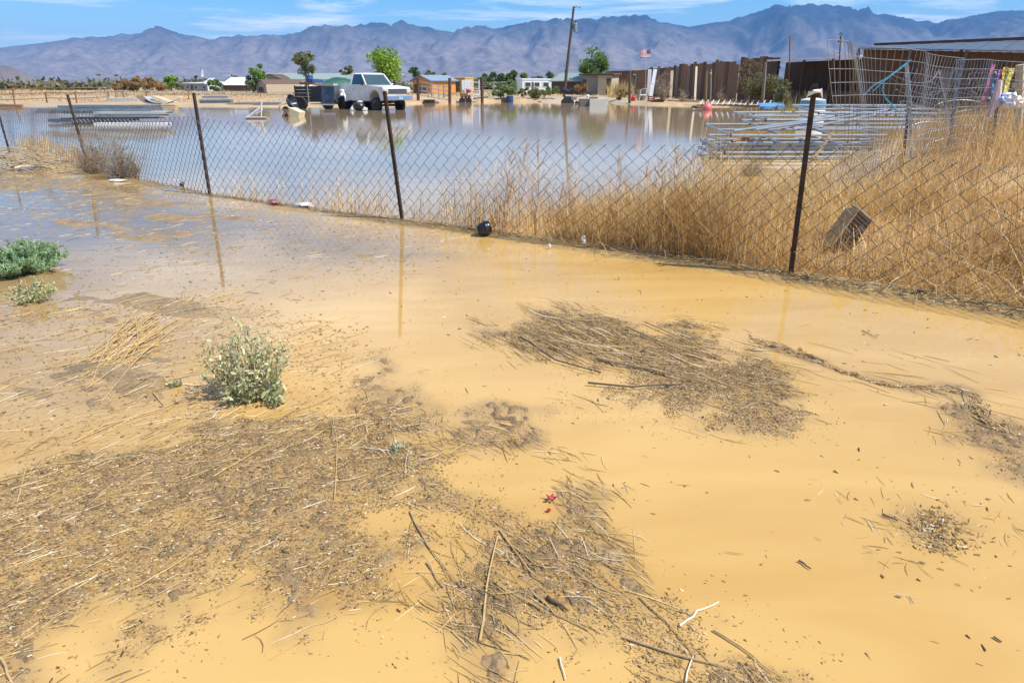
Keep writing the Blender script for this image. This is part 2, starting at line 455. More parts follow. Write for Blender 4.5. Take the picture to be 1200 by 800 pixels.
# -------- flood water: opaque, silt laden
def build_water():
    m = bpy.data.materials.new('muddy_water'); m.use_nodes = True
    N, L = m.node_tree.nodes, m.node_tree.links
    b = N['Principled BSDF']
    b.inputs['IOR'].default_value = 1.333
    b.inputs['Roughness'].default_value = .035
    t = N.new('ShaderNodeTexCoord')
    mp = N.new('ShaderNodeMapping'); mp.inputs['Rotation'].default_value = (0, 0, R(-30)); mp.inputs['Scale'].default_value = (.45, 1.7, 1)
    L.new(t.outputs['Object'], mp.inputs[0])
    n = N.new('ShaderNodeTexNoise'); n.inputs['Scale'].default_value = 1.3; n.inputs['Detail'].default_value = 6; n.inputs['Distortion'].default_value = 1.1
    L.new(mp.outputs[0], n.inputs['Vector'])
    rp = N.new('ShaderNodeValToRGB')
    e = rp.color_ramp.elements
    e[0].position = .32; e[0].color = (.87, .83, .75, 1)
    e[1].position = .70; e[1].color = (1.0, 1.0, 1.0, 1)
    L.new(n.outputs['Fac'], rp.inputs[0])
    at_ = N.new('ShaderNodeAttribute'); at_.attribute_name = 'Col'
    mm = N.new('ShaderNodeMix'); mm.data_type = 'RGBA'; mm.blend_type = 'MULTIPLY'; mm.inputs['Factor'].default_value = 1
    L.new(at_.outputs['Color'], mm.inputs['A']); L.new(rp.outputs[0], mm.inputs['B'])
    L.new(mm.outputs['Result'], b.inputs['Base Color'])
    # ripples: a slow swell plus fine wind shiver
    w1 = N.new('ShaderNodeTexNoise'); w1.inputs['Scale'].default_value = 3.2; w1.inputs['Detail'].default_value = 2
    L.new(mp.outputs[0], w1.inputs['Vector'])
    w2 = N.new('ShaderNodeTexNoise'); w2.inputs['Scale'].default_value = 17; w2.inputs['Detail'].default_value = 3
    L.new(mp.outputs[0], w2.inputs['Vector'])
    ad = N.new('ShaderNodeMath'); ad.operation = 'MULTIPLY_ADD'; ad.inputs[1].default_value = .22
    L.new(w2.outputs['Fac'], ad.inputs[0]); L.new(w1.outputs['Fac'], ad.inputs[2])
    bp = N.new('ShaderNodeBump'); bp.inputs['Strength'].default_value = .12; bp.inputs['Distance'].default_value = .012
    L.new(ad.outputs[0], bp.inputs['Height']); L.new(bp.outputs['Normal'], b.inputs['Normal'])
    az = np.radians(np.concatenate([np.linspace(-180, -50, 24)[:-1], np.linspace(-50, 50, 300), np.linspace(50, 180, 24)[1:-1]]))
    r = np.concatenate([[.05, .6], np.geomspace(1.3, 20, 260), np.geomspace(20, 66, 60)[1:]])
    A, Rr = np.meshgrid(az, r); X, Y = (Rr * np.sin(A)).ravel(), (Rr * np.cos(A)).ravel(); na = len(az)
    i = np.arange(len(r) - 1)[:, None] * na; j = np.arange(na)[None, :]; j2 = (j + 1) % na
    F = np.stack([i + j, i + j2, i + na + j2, i + na + j], -1).reshape(-1, 4)[:, ::-1]
    # heavy yellow silt in the moving flood, browner settled water in the pond, thin brown film over the left flat
    pond = sstep(-.5, .6, sdist(POND, X, Y))[:, None]
    film = (sstep(-.6, 1.2, sdist(WETLEFT, X, Y) + 1.2 * (fbm(X * .9, Y * .9, 4, 210) - .5)) * (.62 + .38 * sstep(4.2, 8.0, Y + .6 * (fbm(X * 1.3, Y * 1.3, 3, 211) - .5))))[:, None]
    c = np.array([.57, .36, .122]) * np.ones((len(X), 1))
    dmw = np.zeros(len(X)); nr_ = Y < 25; dmw[nr_] = debris_mask(X[nr_], Y[nr_])
    dmw = (dmw * (.35 + .65 * fbm(X * 9, Y * 9, 4, 220)))[:, None]
    c = c * (1 - .8 * dmw) + np.array([.27, .175, .085]) * .8 * dmw
    c = c * (1 - film) + np.array([.285, .20, .11]) * film
    c = c * (1 - pond) + np.array([.40, .30, .185]) * pond
    o = mesh_np('flood_water', np.c_[X, Y, np.zeros(X.size)], F, c, m, smooth=True)
    tag(o, kind='structure')
build_water()

# -------- mountains
SKY_PX = [(-900, 40), (-600, 30), (-400, 46), (-200, 36), (-100, 52), (0, 56), (50, 50), (90, 44), (130, 42), (165, 38), (178, 33), (187, 30), (196, 34), (210, 39), (250, 46), (262, 43.5), (280, 41), (300, 42),
          (345, 39), (365, 31), (380, 29.5), (400, 30.5), (430, 28), (465, 25), (485, 29), (500, 32), (530, 37), (545, 33), (562, 28.5), (582, 34), (600, 29),
          (625, 25), (650, 21.5), (690, 22), (715, 20), (735, 17), (752, 18), (770, 24), (790, 28), (808, 31), (830, 27), (850, 25), (870, 20),
          (890, 12), (910, 7), (940, 4.5), (965, 5), (990, 7), (1020, 13), (1050, 18), (1075, 24), (1100, 26), (1125, 21), (1150, 16), (1170, 13), (1200, 12), (1280, 22), (1400, 10),
          (1600, 35), (1900, 20), (2300, 45)]
def ridged(x, y, octv, seed):
    s = 0; a = 1; t = 0
    for i in range(octv):
        s = s + a * (1 - np.abs(2 * vnoise(x * 2 ** i + 3.7 * i, y * 2 ** i + 8.2 * i, seed + i) - 1)); t += a; a *= .52
    return s / t
def range_mesh(name, sky, y0, yr, y1, nu, ny, amp, seed, m, fan=.16):
    sx = np.array([p[0] for p in sky], float); sy = np.array([p[1] for p in sky], float)
    k = (400 - sy) / 800
    tanel = (k * cp - sp) / (cp + k * sp)
    u_s = (sx - 600) / 800 * (cp - tanel * sp)
    u = np.linspace(u_s[0], u_s[-1], nu)
    T = np.interp(u, u_s, tanel)
    Yv = np.concatenate([np.linspace(y0, yr, ny), np.linspace(yr, y1, ny // 3)[1:]])
    U, YY = np.meshgrid(u, Yv)
    X = U * YY
    t = np.clip((YY - y0) / (yr - y0), 0, 1)
    back = np.clip((YY - yr) / (y1 - yr), 0, 1)
    e = (fan * sstep(0, .75, t) + (1 - fan) * sstep(.3, 1.02, t)) * (1 - .75 * sstep(0, 1, back))
    wx = X + 260 * (fbm(X / 700, YY / 700, 3, seed + 90) - .5)
    rg = ridged(wx / 950, YY / 1900, 7, seed) - .62
    mid = ridged(wx / 330, YY / 900, 6, seed + 40) - .6
    hgt = e + amp * rg * sstep(.18, .75, t) * (1 - .6 * sstep(.75, .98, t)) + amp * .42 * mid * sstep(.12, .5, t) * (1 - .62 * sstep(.78, .98, t))
    hgt = np.maximum(hgt, .002 * t)
    ang = hgt / YY
    mx = ang.max(0)
    mx = np.convolve(np.pad(mx, 4, 'edge'), np.ones(9) / 9, 'valid')
    Z = hgt * (T / mx)[None, :]
    nx = len(u); nr = len(Yv)
    i = np.arange(nr - 1)[:, None] * nx; j = np.arange(nx - 1)[None, :]
    F = np.stack([i + j, i + j + 1, i + nx + j + 1, i + nx + j], -1).reshape(-1, 4)
    o = mesh_np(name, np.c_[X.ravel(), YY.ravel(), Z.ravel() - 1.0], F, None, m, smooth=True)
    tag(o, kind='structure')
    return Z.max()
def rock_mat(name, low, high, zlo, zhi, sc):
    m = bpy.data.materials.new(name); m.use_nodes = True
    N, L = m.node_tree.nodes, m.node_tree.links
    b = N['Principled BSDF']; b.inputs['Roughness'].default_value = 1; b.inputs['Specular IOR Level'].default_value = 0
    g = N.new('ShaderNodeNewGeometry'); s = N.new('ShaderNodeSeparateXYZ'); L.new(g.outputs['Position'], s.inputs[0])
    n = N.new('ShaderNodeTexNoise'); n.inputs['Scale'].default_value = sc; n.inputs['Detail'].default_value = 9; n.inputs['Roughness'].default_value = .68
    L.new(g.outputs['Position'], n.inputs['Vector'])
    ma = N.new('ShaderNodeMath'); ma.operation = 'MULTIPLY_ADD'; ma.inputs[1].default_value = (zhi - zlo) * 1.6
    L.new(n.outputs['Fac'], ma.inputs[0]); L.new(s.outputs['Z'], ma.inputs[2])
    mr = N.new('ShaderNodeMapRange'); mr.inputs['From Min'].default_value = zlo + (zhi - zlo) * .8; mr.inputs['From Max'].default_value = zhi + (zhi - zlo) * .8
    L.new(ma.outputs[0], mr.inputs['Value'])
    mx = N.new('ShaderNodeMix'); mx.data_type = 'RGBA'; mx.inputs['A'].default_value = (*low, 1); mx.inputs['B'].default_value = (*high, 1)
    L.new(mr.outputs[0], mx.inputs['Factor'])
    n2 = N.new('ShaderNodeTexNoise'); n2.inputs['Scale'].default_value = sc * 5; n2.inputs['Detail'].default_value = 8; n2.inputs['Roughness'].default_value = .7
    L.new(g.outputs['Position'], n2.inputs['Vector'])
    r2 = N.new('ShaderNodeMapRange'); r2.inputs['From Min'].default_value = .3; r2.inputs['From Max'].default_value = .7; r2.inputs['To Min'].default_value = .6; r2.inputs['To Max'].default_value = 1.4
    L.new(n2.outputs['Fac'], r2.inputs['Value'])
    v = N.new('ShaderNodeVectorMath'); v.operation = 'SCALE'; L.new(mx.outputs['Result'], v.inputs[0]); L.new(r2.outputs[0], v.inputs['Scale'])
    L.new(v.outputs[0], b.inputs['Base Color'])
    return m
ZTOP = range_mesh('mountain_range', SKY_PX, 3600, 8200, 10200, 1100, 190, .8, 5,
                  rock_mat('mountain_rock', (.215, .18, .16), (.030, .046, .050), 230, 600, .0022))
HILL_PX = [(-900, 88), (-500, 70), (-300, 80), (-120, 66), (-60, 72), (-20, 77), (8, 76), (20, 80), (35, 87), (45, 93), (52, 97), (60, 100.0)]
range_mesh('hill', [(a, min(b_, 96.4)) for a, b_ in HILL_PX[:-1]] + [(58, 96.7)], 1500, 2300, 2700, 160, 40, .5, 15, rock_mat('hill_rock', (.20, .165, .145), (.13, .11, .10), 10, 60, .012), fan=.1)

# -------- haze: the dusty air between here and the range
def build_haze():
    m = bpy.data.materials.new('desert_air'); m.use_nodes = True
    N, L = m.node_tree.nodes, m.node_tree.links
    N.clear()
    out = N.new('ShaderNodeOutputMaterial')
    v = N.new('ShaderNodeVolumePrincipled')
    v.inputs['Color'].default_value = (.22, .50, 1.0, 1)
    v.inputs['Density'].default_value = 9.2e-5
    v.inputs['Anisotropy'].default_value = .0
    L.new(v.outputs[0], out.inputs['Volume'])
    b = MB().box((0, 0, (ZTOP + 60 - 2.5) / 2), (36000, 27000, ZTOP + 60 + 2.5))
    o = b.build('haze', m)
    tag(o, 'thin blue air between the yard and the far mountains', 'haze', kind='stuff')
build_haze()
# ================================================================ LITTER ON THE FLOOD
rng = np.random.default_rng(7)
DEBRIS_M = vcol_mat('straw_litter', rough=.85, spec=.12)
def tents(C, ang, pitch, L, w, bend, segs=1):
    """little roof-shaped slivers (N of them): returns V, F, per-piece vertex count"""
    N = len(C); s = np.linspace(-.5, .5, segs + 1)
    d = np.stack([np.cos(ang) * np.cos(pitch), np.sin(ang) * np.cos(pitch), np.sin(pitch)], -1)
    side = np.stack([-np.sin(ang), np.cos(ang), np.zeros(N)], -1)
    V = []
    for i, t in enumerate(s):
        ctr = C + d * (L * t)[:, None] + side * (bend * L * (4 * t * t - .5))[:, None]
        tap = (1 - .55 * abs(2 * t)) if segs > 1 else 1 - .3 * (t > 0)
        hw = (w * .5 * tap)[:, None]
        V += [ctr - side * hw, ctr + np.array([0, 0, 1.0]) * hw * 1.3, ctr + side * hw]
    V = np.stack(V, 1)                                  # N, 3*(segs+1), 3
    k = 3 * (segs + 1)
    f = []
    for i in range(segs):
        a = 3 * i
        f += [[a, a + 3, a + 4, a + 1], [a + 1, a + 4, a + 5, a + 2]]
    F = (np.array(f)[None] + (np.arange(N) * k)[:, None, None]).reshape(-1, 4)
    return V.reshape(-1, 3), F, k
def pick(cols, probs, N, jit=.25):
    c = np.array(cols)[rng.choice(len(cols), N, p=np.array(probs) / sum(probs))]
    return c * (1 + jit * (rng.random((N, 1)) * 2 - 1))
def litter(name, label, parts, cat='debris'):
    VV, FF, CC = [], [], []; n = 0
    for V, F, k, col in parts:
        VV.append(V); FF.append(F + n); CC.append(np.repeat(col, k, 0)); n += len(V)
    o = mesh_np(name, np.concatenate(VV), np.concatenate(FF), np.concatenate(CC), DEBRIS_M)
    return tag(o, label, cat, kind='stuff')
def sample_poly(P, N, pad=.25):
    lo, hi = P.min(0) - pad, P.max(0) + pad
    return rng.random(N) * (hi[0] - lo[0]) + lo[0], rng.random(N) * (hi[1] - lo[1]) + lo[1]
def flow(a, b):
    d = gd(*b) - gd(*a); return math.atan2(d.y, d.x)
STRAWC = [(.47, .31, .115), (.58, .44, .24), (.30, .20, .09), (.66, .58, .44), (.12, .085, .05)]
CHIPC = [(.27, .17, .078), (.36, .24, .11), (.46, .34, .18), (.66, .57, .42), (.13, .082, .045), (.48, .31, .12)]
def on_surface(x, y):
    return np.maximum(terrain(x, y)[0], 0.0)
def chips(P, dens, ang, spread=.7, lo=.003, hi=.0125, cols=CHIPC, probs=(4, 4, 2.5, .9, 1.6, 1.5), cap=1.3, namp=1.0):
    area = np.prod(P.max(0) - P.min(0) + .5)
    x, y = sample_poly(P, int(area * dens))
    d = np.minimum(sdist(P, x, y) / .12, cap) + namp * (4.5 * (fbm(x * 3.1, y * 3.1, 5, 5) - .5) + 3.0 * (fbm(x * 11, y * 11, 3, 55) - .5))
    keep = rng.random(len(x)) < .03 * namp + .97 * sstep(-.7, .6, d)
    keep &= d > -2.2
    x, y = x[keep], y[keep]; N = len(x)
    L = lo + (hi - lo) * rng.random(N) ** 2.2; w = np.clip(L * (.15 + .45 * rng.random(N)), .002, .008)
    z = on_surface(x, y) + w * .15 + .004 * rng.random(N) ** 3
    a = ang + spread * rng.normal(size=N)
    V, F, k = tents(np.c_[x, y, z], a, .15 * rng.normal(size=N), L, w, np.zeros(N))
    return V, F, k, pick(cols, probs, N, .35) * .8
def straws(P, N0, ang, spread=.35, lo=.04, hi=.2, probs=(4, 3, 3, .8, 1.5), wmax=.0045, inside=True, lift=.006):
    x, y = sample_poly(P, N0)
    d = np.minimum(sdist(P, x, y) / .25, .9) + 6 * (fbm(x * 3.1, y * 3.1, 4, 5) - .5)
    keep = rng.random(len(x)) < (sstep(-1, .6, d) if inside else 1)
    x, y = x[keep], y[keep]; N = len(x)
    L = lo + (hi - lo) * rng.random(N) ** 1.8; w = .0018 + (wmax - .0018) * rng.random(N)
    z = on_surface(x, y) + .001 + lift * rng.random(N) ** 2
    V, F, k = tents(np.c_[x, y, z], ang + spread * rng.normal(size=N), .02 * rng.normal(size=N), L, w, .055 * rng.normal(size=N), 3)
    return V, F, k, pick(STRAWC, probs, N)
A_left = flow((60, 580), (330, 500)); A_low = flow((500, 570), (860, 790)); A_sw = flow((610, 385), (890, 455))
litter('floating_chaff', 'wide brown mat of chaff and straw on the yellow water, lower left',
       [chips(DEB['left'], 26000, A_left, cap=2.0), straws(DEB['left'], 2300, A_left, hi=.15, wmax=.004), chips(DEB['corner'], 6000, A_left), straws(DEB['corner'], 120, A_left, hi=.12)])
litter('floating_chaff', 'diagonal trail of reeds and chaff running to the bottom edge',
       [chips(DEB['low'], 20000, A_low, cap=1.6), straws(DEB['low'], 3600, A_low, spread=.4, hi=.2, wmax=.0042)])
litter('floating_chaff', 'oval swirl of dark straw on open water before the rusty post',
       [chips(DEB['swirl'], 30000, A_sw, spread=.9, cap=.3, probs=(5, 5, 2, .5, 2.2, .8)), straws(DEB['swirl'], 700, A_sw, spread=.3, lo=.05, hi=.34, wmax=.006, probs=(3, 2, 4, .5, 3), lift=.03),
        chips(DEB['swirl_band'], 22000, A_sw, spread=.9, cap=.6, probs=(5, 5, 2, .5, 2.2, .8)), straws(DEB['swirl_band'], 480, flow((600, 388), (705, 440)), spread=.18, lo=.08, hi=.4, wmax=.006, probs=(4, 3, 3, .5, 3), lift=.04),
        chips(DEB['swirl_tail'], 30000, A_sw, spread=.9, cap=.7, hi=.012, probs=(5, 5, 2, 1.2, 1.5, .5)), straws(DEB['swirl_tail'], 160, A_sw, spread=.3, lo=.05, hi=.3)])
PS = poly([(870, 385), (985, 420), (1160, 440), (1200, 520), (1150, 500), (1030, 470), (930, 430)])
def strand_parts():
    t = rng.random(2200) ** .9 * (len(STRAND) - 1.001); i = t.astype(int); f = (t - i)[:, None]
    p = STRAND[i] * (1 - f) + STRAND[i + 1] * f + rng.normal(size=(2200, 2)) * (.012 + .07 * np.maximum(0, fbm(t * 2, t * 0, 2, 5)[:, None] - .35))
    d = STRAND[i + 1] - STRAND[i]; a = np.arctan2(d[:, 1], d[:, 0])
    L = .006 + .05 * rng.random(2200) ** 3; w = np.clip(L * .3, .002, .006)
    V, F, k = tents(np.c_[p, on_surface(p[:, 0], p[:, 1]) + .002], a + .5 * rng.normal(size=2200), np.zeros(2200), L, w, .1 * rng.normal(size=2200), 1)
    return V, F, k, pick(CHIPC, (5, 4, 2, .4, 4, .5), 2200)
litter('floating_chaff', 'thin winding line of twigs drifting across water at right',
       [strand_parts(), straws(PS, 130, flow((900, 405), (1130, 460)), spread=.4, lo=.1, hi=.42, probs=(1, 1, 4, .2, 4)), chips(DEB['edge'], 9000, flow((1150, 490), (1200, 550)), namp=.7), straws(DEB['edge'], 90, flow((1150, 490), (1200, 550)))])
litter('floating_chaff', 'small round clump of chaff alone on water, lower right',
       [chips(DEB['clump'], 40000, 1.0, spread=2, cap=2.5, hi=.02, namp=.3), straws(DEB['clump'], 260, 1.2, spread=.9, hi=.10)])
litter('floating_chaff', 'narrow grey streak of chaff below the sage bush',
       [chips(DEB['streak'], 8000, 1.3, hi=.010, cap=.8), chips(DEB['small'], 5500, 2.2, hi=.010, cap=.5)])
# thin scatter over the shallow flat and the open water
ALLW = poly([(-100, 300), (500, 270), (1300, 400), (1300, 830), (-100, 830)])
LFLAT = poly([(-60, 365), (260, 350), (420, 380), (430, 490), (250, 520), (60, 548), (-60, 560)])
WLF = poly([(-150, 195), (180, 213), (470, 262), (560, 285), (420, 345), (250, 372), (-150, 372)])
A_wl = flow((60, 300), (400, 252))
litter('scattered_straw', 'loose straw lying over the wet flat around the bushes',
       [straws(LFLAT, 3000, flow((20, 500), (250, 430)), spread=.5, lo=.04, hi=.3, probs=(5, 3, 2, .8, .8)), chips(LFLAT, 1100, A_left, hi=.022, probs=(4, 4, 2, .3, .8, 2)),
        straws(WLF, 5200, A_wl, spread=.35, lo=.04, hi=.22, wmax=.006, probs=(5, 2, 3, .6, 1)), chips(WLF, 110, A_wl, lo=.008, hi=.03, probs=(4, 4, 2, .3, .6, 2))])
litter('scattered_straw', 'few stray chips and twigs floating on open yellow water',
       [straws(ALLW, 330, A_low, spread=.9, lo=.02, hi=.1, probs=(2, .6, 4, .2, 2)), chips(ALLW, 22, A_low, lo=.006, hi=.03, probs=(3, 3, 1, .4, 4, 3))])
# drift line caught under the fence
fb = FENCE_BASE[(FENCE_BASE[:, 1] > 3.5) & (FENCE_BASE[:, 1] < 18)]
def drift():
    out = []
    N = 9000
    t = rng.random(N) * (len(fb) - 1.001); i = t.astype(int); f = (t - i)[:, None]
    d = fb[i + 1] - fb[i]; a = np.arctan2(d[:, 1], d[:, 0]); nrm = np.c_[-np.sin(a), np.cos(a)]
    p = fb[i] * (1 - f) + fb[i + 1] * f - nrm * (.10 * np.abs(rng.normal(size=(N, 1))) - .06) * np.where(nrm[:, 1:] > 0, 1, -1)
    L = .01 + .16 * rng.random(N) ** 3; w = .002 + .004 * rng.random(N)
    V, F, k = tents(np.c_[p, on_surface(p[:, 0], p[:, 1]) + .003 + .03 * rng.random(N) ** 3], a + .4 * rng.normal(size=N), .12 * rng.normal(size=N), L, w, .12 * rng.normal(size=N), 2)
    return V, F, k, pick(STRAWC, (3, 1.5, 4, .4, 5), N)
litter('drift_line', 'dark line of straw and twigs caught along the fence foot', [drift()])

# single stalks large enough to pick out
STICK_M = [mat('dry_reed', (.50, .34, .14), .6, var=.25, scale=30), mat('grey_stick', (.36, .25, .13), .8, var=.3, scale=30), mat('bleached_stick', (.70, .62, .48), .6, var=.15, scale=30), mat('dark_stick', (.10, .07, .04), .8, var=.3, scale=30)]
def stalk(pxs, r, m, label, group=None, lift=.004, name='dry_stalk'):
    r = r * .55
    P = [gd(x, y) for x, y in pxs]
    P = [Vector((p.x, p.y, max(0, gz(p.x, p.y)) + r + lift)) for p in P]
    Q = []
    for a, b in zip(P[:-1], P[1:]):
        Q += [a + (b - a) * t + Vector((random.uniform(-1, 1), random.uniform(-1, 1), 0)) * r * .9 for t in (0, .33, .66)]
    Q.append(P[-1])
    rs = [r * (1 - .45 * i / (len(Q) - 1)) for i in range(len(Q))]
    o = MB().tube(Q, rs, 6).build(name, STICK_M[m], smooth=True)
    return tag(o, label, 'stalk', group)
random.seed(3)
stalk([(797, 735), (818, 718), (842, 707)], .007, 2, 'bleached white stick floating at the lower trail')
stalk([(585, 622), (620, 672), (637, 684)], .006, 0, 'long tan reed bent like an elbow in the lower trail')
stalk([(563, 752), (570, 690), (583, 630)], .008, 0, 'thick tan reed lying upright along the left of the lower trail')
stalk([(640, 700), (665, 718)], .012, 3, 'short dark stub lying in the lower trail of reeds')
stalk([(730, 748), (800, 772), (858, 786)], .007, 1, 'long grey stem pointing to the bottom edge')
stalk([(392, 585), (395, 520), (390, 490)], .005, 0, 'thin straw stem with a hook near the bush')
stalk([(418, 490), (432, 470), (428, 457)], .005, 0, 'curled straw loop on clear water right of the bush')
stalk([(-4, 770), (12, 792), (18, 806)], .01, 0, 'thick tan reed at the bottom left corner')
stalk([(803, 800), (812, 770)], .005, 2, 'pale straw standing out at the bottom edge')
stalk([(655, 772), (663, 798)], .006, 2, 'short white stem near the bottom edge')
stalk([(1108, 452), (1128, 460), (1136, 480), (1152, 492)], .006, 1, 'forked twig in the winding line at right')
stalk([(1010, 388), (1028, 397)], .008, 0, 'rust coloured twig alone below the fence')
stalk([(690, 388), (706, 400)], .007, 1, 'short twig lying ahead of the swirl')
stalk([(856, 486), (890, 470)], .004, 0, 'bright straw across the tail of the swirl')
stalk([(1034, 604), (1052, 612)], .008, 3, 'dark floating twig left of the small round clump')
stalk([(936, 658), (950, 668)], .007, 3, 'dark chip of bark floating low on open water')
ORDN_ = ['first', 'second', 'third', 'fourth', 'fifth', 'sixth', 'seventh', 'eighth', 'ninth', 'tenth', 'eleventh', 'twelfth', 'thirteenth']
for pts_ in sorted([[(610, 398), (650, 425), (704, 440)], [(735, 388), (770, 404), (820, 420)], [(755, 380), (800, 400), (856, 428)], [(700, 424), (760, 436), (830, 455)], [(645, 408), (690, 430), (735, 438)], [(688, 452), (740, 457), (800, 455)]]):
    stalk(pts_, .011, random.choice([0, 1, 3]), 'dark reed lying in the oval swirl, ' + ORDN_[len([o for o in bpy.data.objects if o.get('group') == 'reeds in the swirl'])] + ' from its left end', 'reeds in the swirl', lift=.015)
for pts_ in sorted([[(480, 600), (500, 640), (540, 690)], [(618, 690), (650, 720), (690, 740)], [(600, 640), (630, 668)], [(660, 660), (700, 690), (732, 700)], [(750, 700), (790, 740), (815, 770)], [(835, 740), (870, 760), (905, 790)], [(500, 660), (520, 690)], [(590, 690), (640, 720)]]):
    stalk(pts_, .006, random.choice([0, 0, 1]), 'tan reed in the lower trail of litter, ' + ORDN_[len([o for o in bpy.data.objects if o.get('group') == 'reeds in the lower trail'])] + ' from the left', 'reeds in the lower trail')
for pts_ in sorted([[(80, 400), (125, 385), (165, 372)], [(85, 520), (140, 495), (200, 480)], [(120, 500), (190, 480), (255, 450)], [(10, 470), (40, 462)], [(20, 590), (32, 545)], [(145, 465), (178, 452)], [(180, 462), (192, 476), (190, 492)], [(160, 690), (210, 660), (240, 640)], [(60, 545), (120, 540)], [(250, 560), (320, 520)]]):
    stalk(pts_, .0055, 0, 'tan straw on the wet flat, ' + ORDN_[len([o for o in bpy.data.objects if o.get('group') == 'straws on the left flat'])] + ' from the left edge', 'straws on the left flat')

# ================================================================ DRY GRASS
GRASS_M = vcol_mat('dry_grass_blades', rough=.65, spec=.25, transl=.25)
GOLD = [(.66, .43, .165), (.74, .53, .24), (.56, .34, .11), (.80, .64, .38), (.36, .21, .08)]
GOLD2 = [(.60, .36, .125), (.68, .44, .175), (.48, .27, .085), (.78, .58, .31), (.28, .16, .06)]
def blades(x, y, z, h, lean, w, cols, probs, kink=.5):
    """N curved blades, three spans each"""
    N = len(x)
    a = rng.random(N) * 2 * np.pi
    d = np.stack([np.cos(a), np.sin(a)], -1)
    fa = rng.random(N) * np.pi
    s = np.stack([np.cos(fa), np.sin(fa), np.zeros(N)], -1)
    V = []
    for t, tw in ((0, 1), (.4, .9), (.75, .6), (1, .12)):
        off = d * (lean * h * t ** (1 + kink))[:, None]
        c = np.c_[x + off[:, 0], y + off[:, 1], z + h * t * (1 - .35 * lean * t)]
        V += [c - s * (w * tw * .5)[:, None], c + s * (w * tw * .5)[:, None]]
    V = np.stack(V, 1)
    f = np.array([[0, 1, 3, 2], [2, 3, 5, 4], [4, 5, 7, 6]])
    F = (f[None] + (np.arange(N) * 8)[:, None, None]).reshape(-1, 4)
    return V.reshape(-1, 3), F, 8, pick(cols, probs, N, .22)
def grass_obj(name, label, parts, cat='grass'):
    VV, FF, CC = [], [], []; n = 0
    for V, F, k, col in parts:
        VV.append(V); FF.append(F + n); CC.append(np.repeat(col, k, 0)); n += len(V)
    return tag(mesh_np(name, np.concatenate(VV), np.concatenate(FF), np.concatenate(CC), GRASS_M), label, cat, kind='stuff')
def field(P, N, hlo, hhi, lean=.5, w=.005, clump=.12, cs=1.3, cols=GOLD, probs=(4, 3, 3, 1, 1.2), thr=.38, pad=0):
    x, y = sample_poly(P, N, pad)
    n = fbm(x * cs, y * cs, 3, 71)
    keep = (sdist(P, x, y) > -pad) & (n + .12 * rng.random(len(x)) > thr)
    x, y, n = x[keep], y[keep], n[keep]
    x = x + clump * rng.normal(size=len(x)) * .3; y = y + clump * rng.normal(size=len(y)) * .3
    hh = (hlo + (hhi - hlo) * rng.random(len(x)) ** 1.3) * (.25 + .75 * n + .85 * sstep(.3, .72, fbm(x * cs * .55 + 9, y * cs * .55, 3, 72)))
    hue = (fbm(x * cs * 2.2, y * cs * 2.2, 3, 73) - .5)[:, None]
    B = blades(x, y, terrain(x, y)[0] - .02, hh, np.abs(rng.normal(size=len(x))) * lean, np.full(len(x), w) * (.6 + .8 * rng.random(len(x))), cols, probs)
    return B[0], B[1], B[2], np.clip(B[3] * (1 + hue * np.array([.9, 1.05, 1.2])), .02, .9)
G1 = poly([(560, 268), (700, 291), (926, 324), (965, 330), (960, 292), (850, 280), (760, 266), (680, 258), (600, 260)])
G1R = poly([(755, 268), (745, 297), (870, 315), (880, 300), (840, 282)])
G1c = poly([(620, 262), (760, 268), (850, 282), (960, 292), (960, 218), (850, 222), (760, 236), (680, 248)])
G1b = poly([(640, 281), (930, 322), (930, 300), (830, 285), (700, 270)])
G2 = poly([(950, 325), (1060, 342), (1210, 366), (1420, 395), (1420, 170), (1160, 150), (1090, 165), (1040, 230), (985, 275)])
G2L = poly([(935, 318), (985, 290), (1040, 240), (1095, 165), (1060, 160), (960, 200), (900, 232), (900, 300)])
G2N = poly([(935, 325), (1060, 343), (1210, 367), (1420, 398), (1420, 300), (1200, 270), (1060, 250), (940, 255)])
G3 = poly([(255, 229), (330, 240), (471, 258), (600, 276), (600, 262), (480, 248), (330, 231)])
G4 = poly([(20, 180), (95, 196), (110, 186), (70, 170), (30, 160)])
grass_obj('dry_grass', 'tall tawny dry grass along the middle of the fence', [field(G1R, 4200, .25, .8, lean=.5, thr=.47, cs=2.6), field(G1, 6500, .2, .7, lean=.45, thr=.51, cs=2.6), field(G1, 3300, .12, .5, lean=.6, thr=.3), field(G1b, 6000, .12, .42, lean=.7, thr=.38, cs=2.4), field(G1c, 22000, .06, .36, lean=.6, thr=.42, cs=2.0)])
grass_obj('dry_grass', 'thick tangled dry grass bank behind the right end of the fence', [field(G2, 90000, .15, .8, lean=.95, w=.006, thr=.25, cols=GOLD2, probs=(3, 3, 2, 1.2, 1)), field(G2L, 22000, .1, .42, lean=.8, w=.006, thr=.22), field(G2N, 34000, .08, .4, lean=1.3, w=.006, thr=.05), field(G2, 9000, .5, 1.0, lean=.5, w=.006, probs=(3, 4, 2, 3, .5))])
grass_obj('dry_grass', 'thin dry grass sprouting at the fence foot beside the pond', [field(G3, 8500, .15, .75, lean=.4, thr=.42), field(G4, 7000, .25, .5, lean=.35, w=.012, thr=.3)])
FARL = poly([(-300, 122), (330, 122), (480, 120), (480, 113), (-300, 113)]); FARL2 = poly([(-400, 117), (620, 117), (620, 109.5), (-400, 109.5)])
FARR = poly([(500, 118), (720, 118), (830, 121), (900, 127), (960, 118), (700, 112), (500, 112)])
CLP = poly([(712, 118.5), (742, 119), (742, 114), (712, 114)])
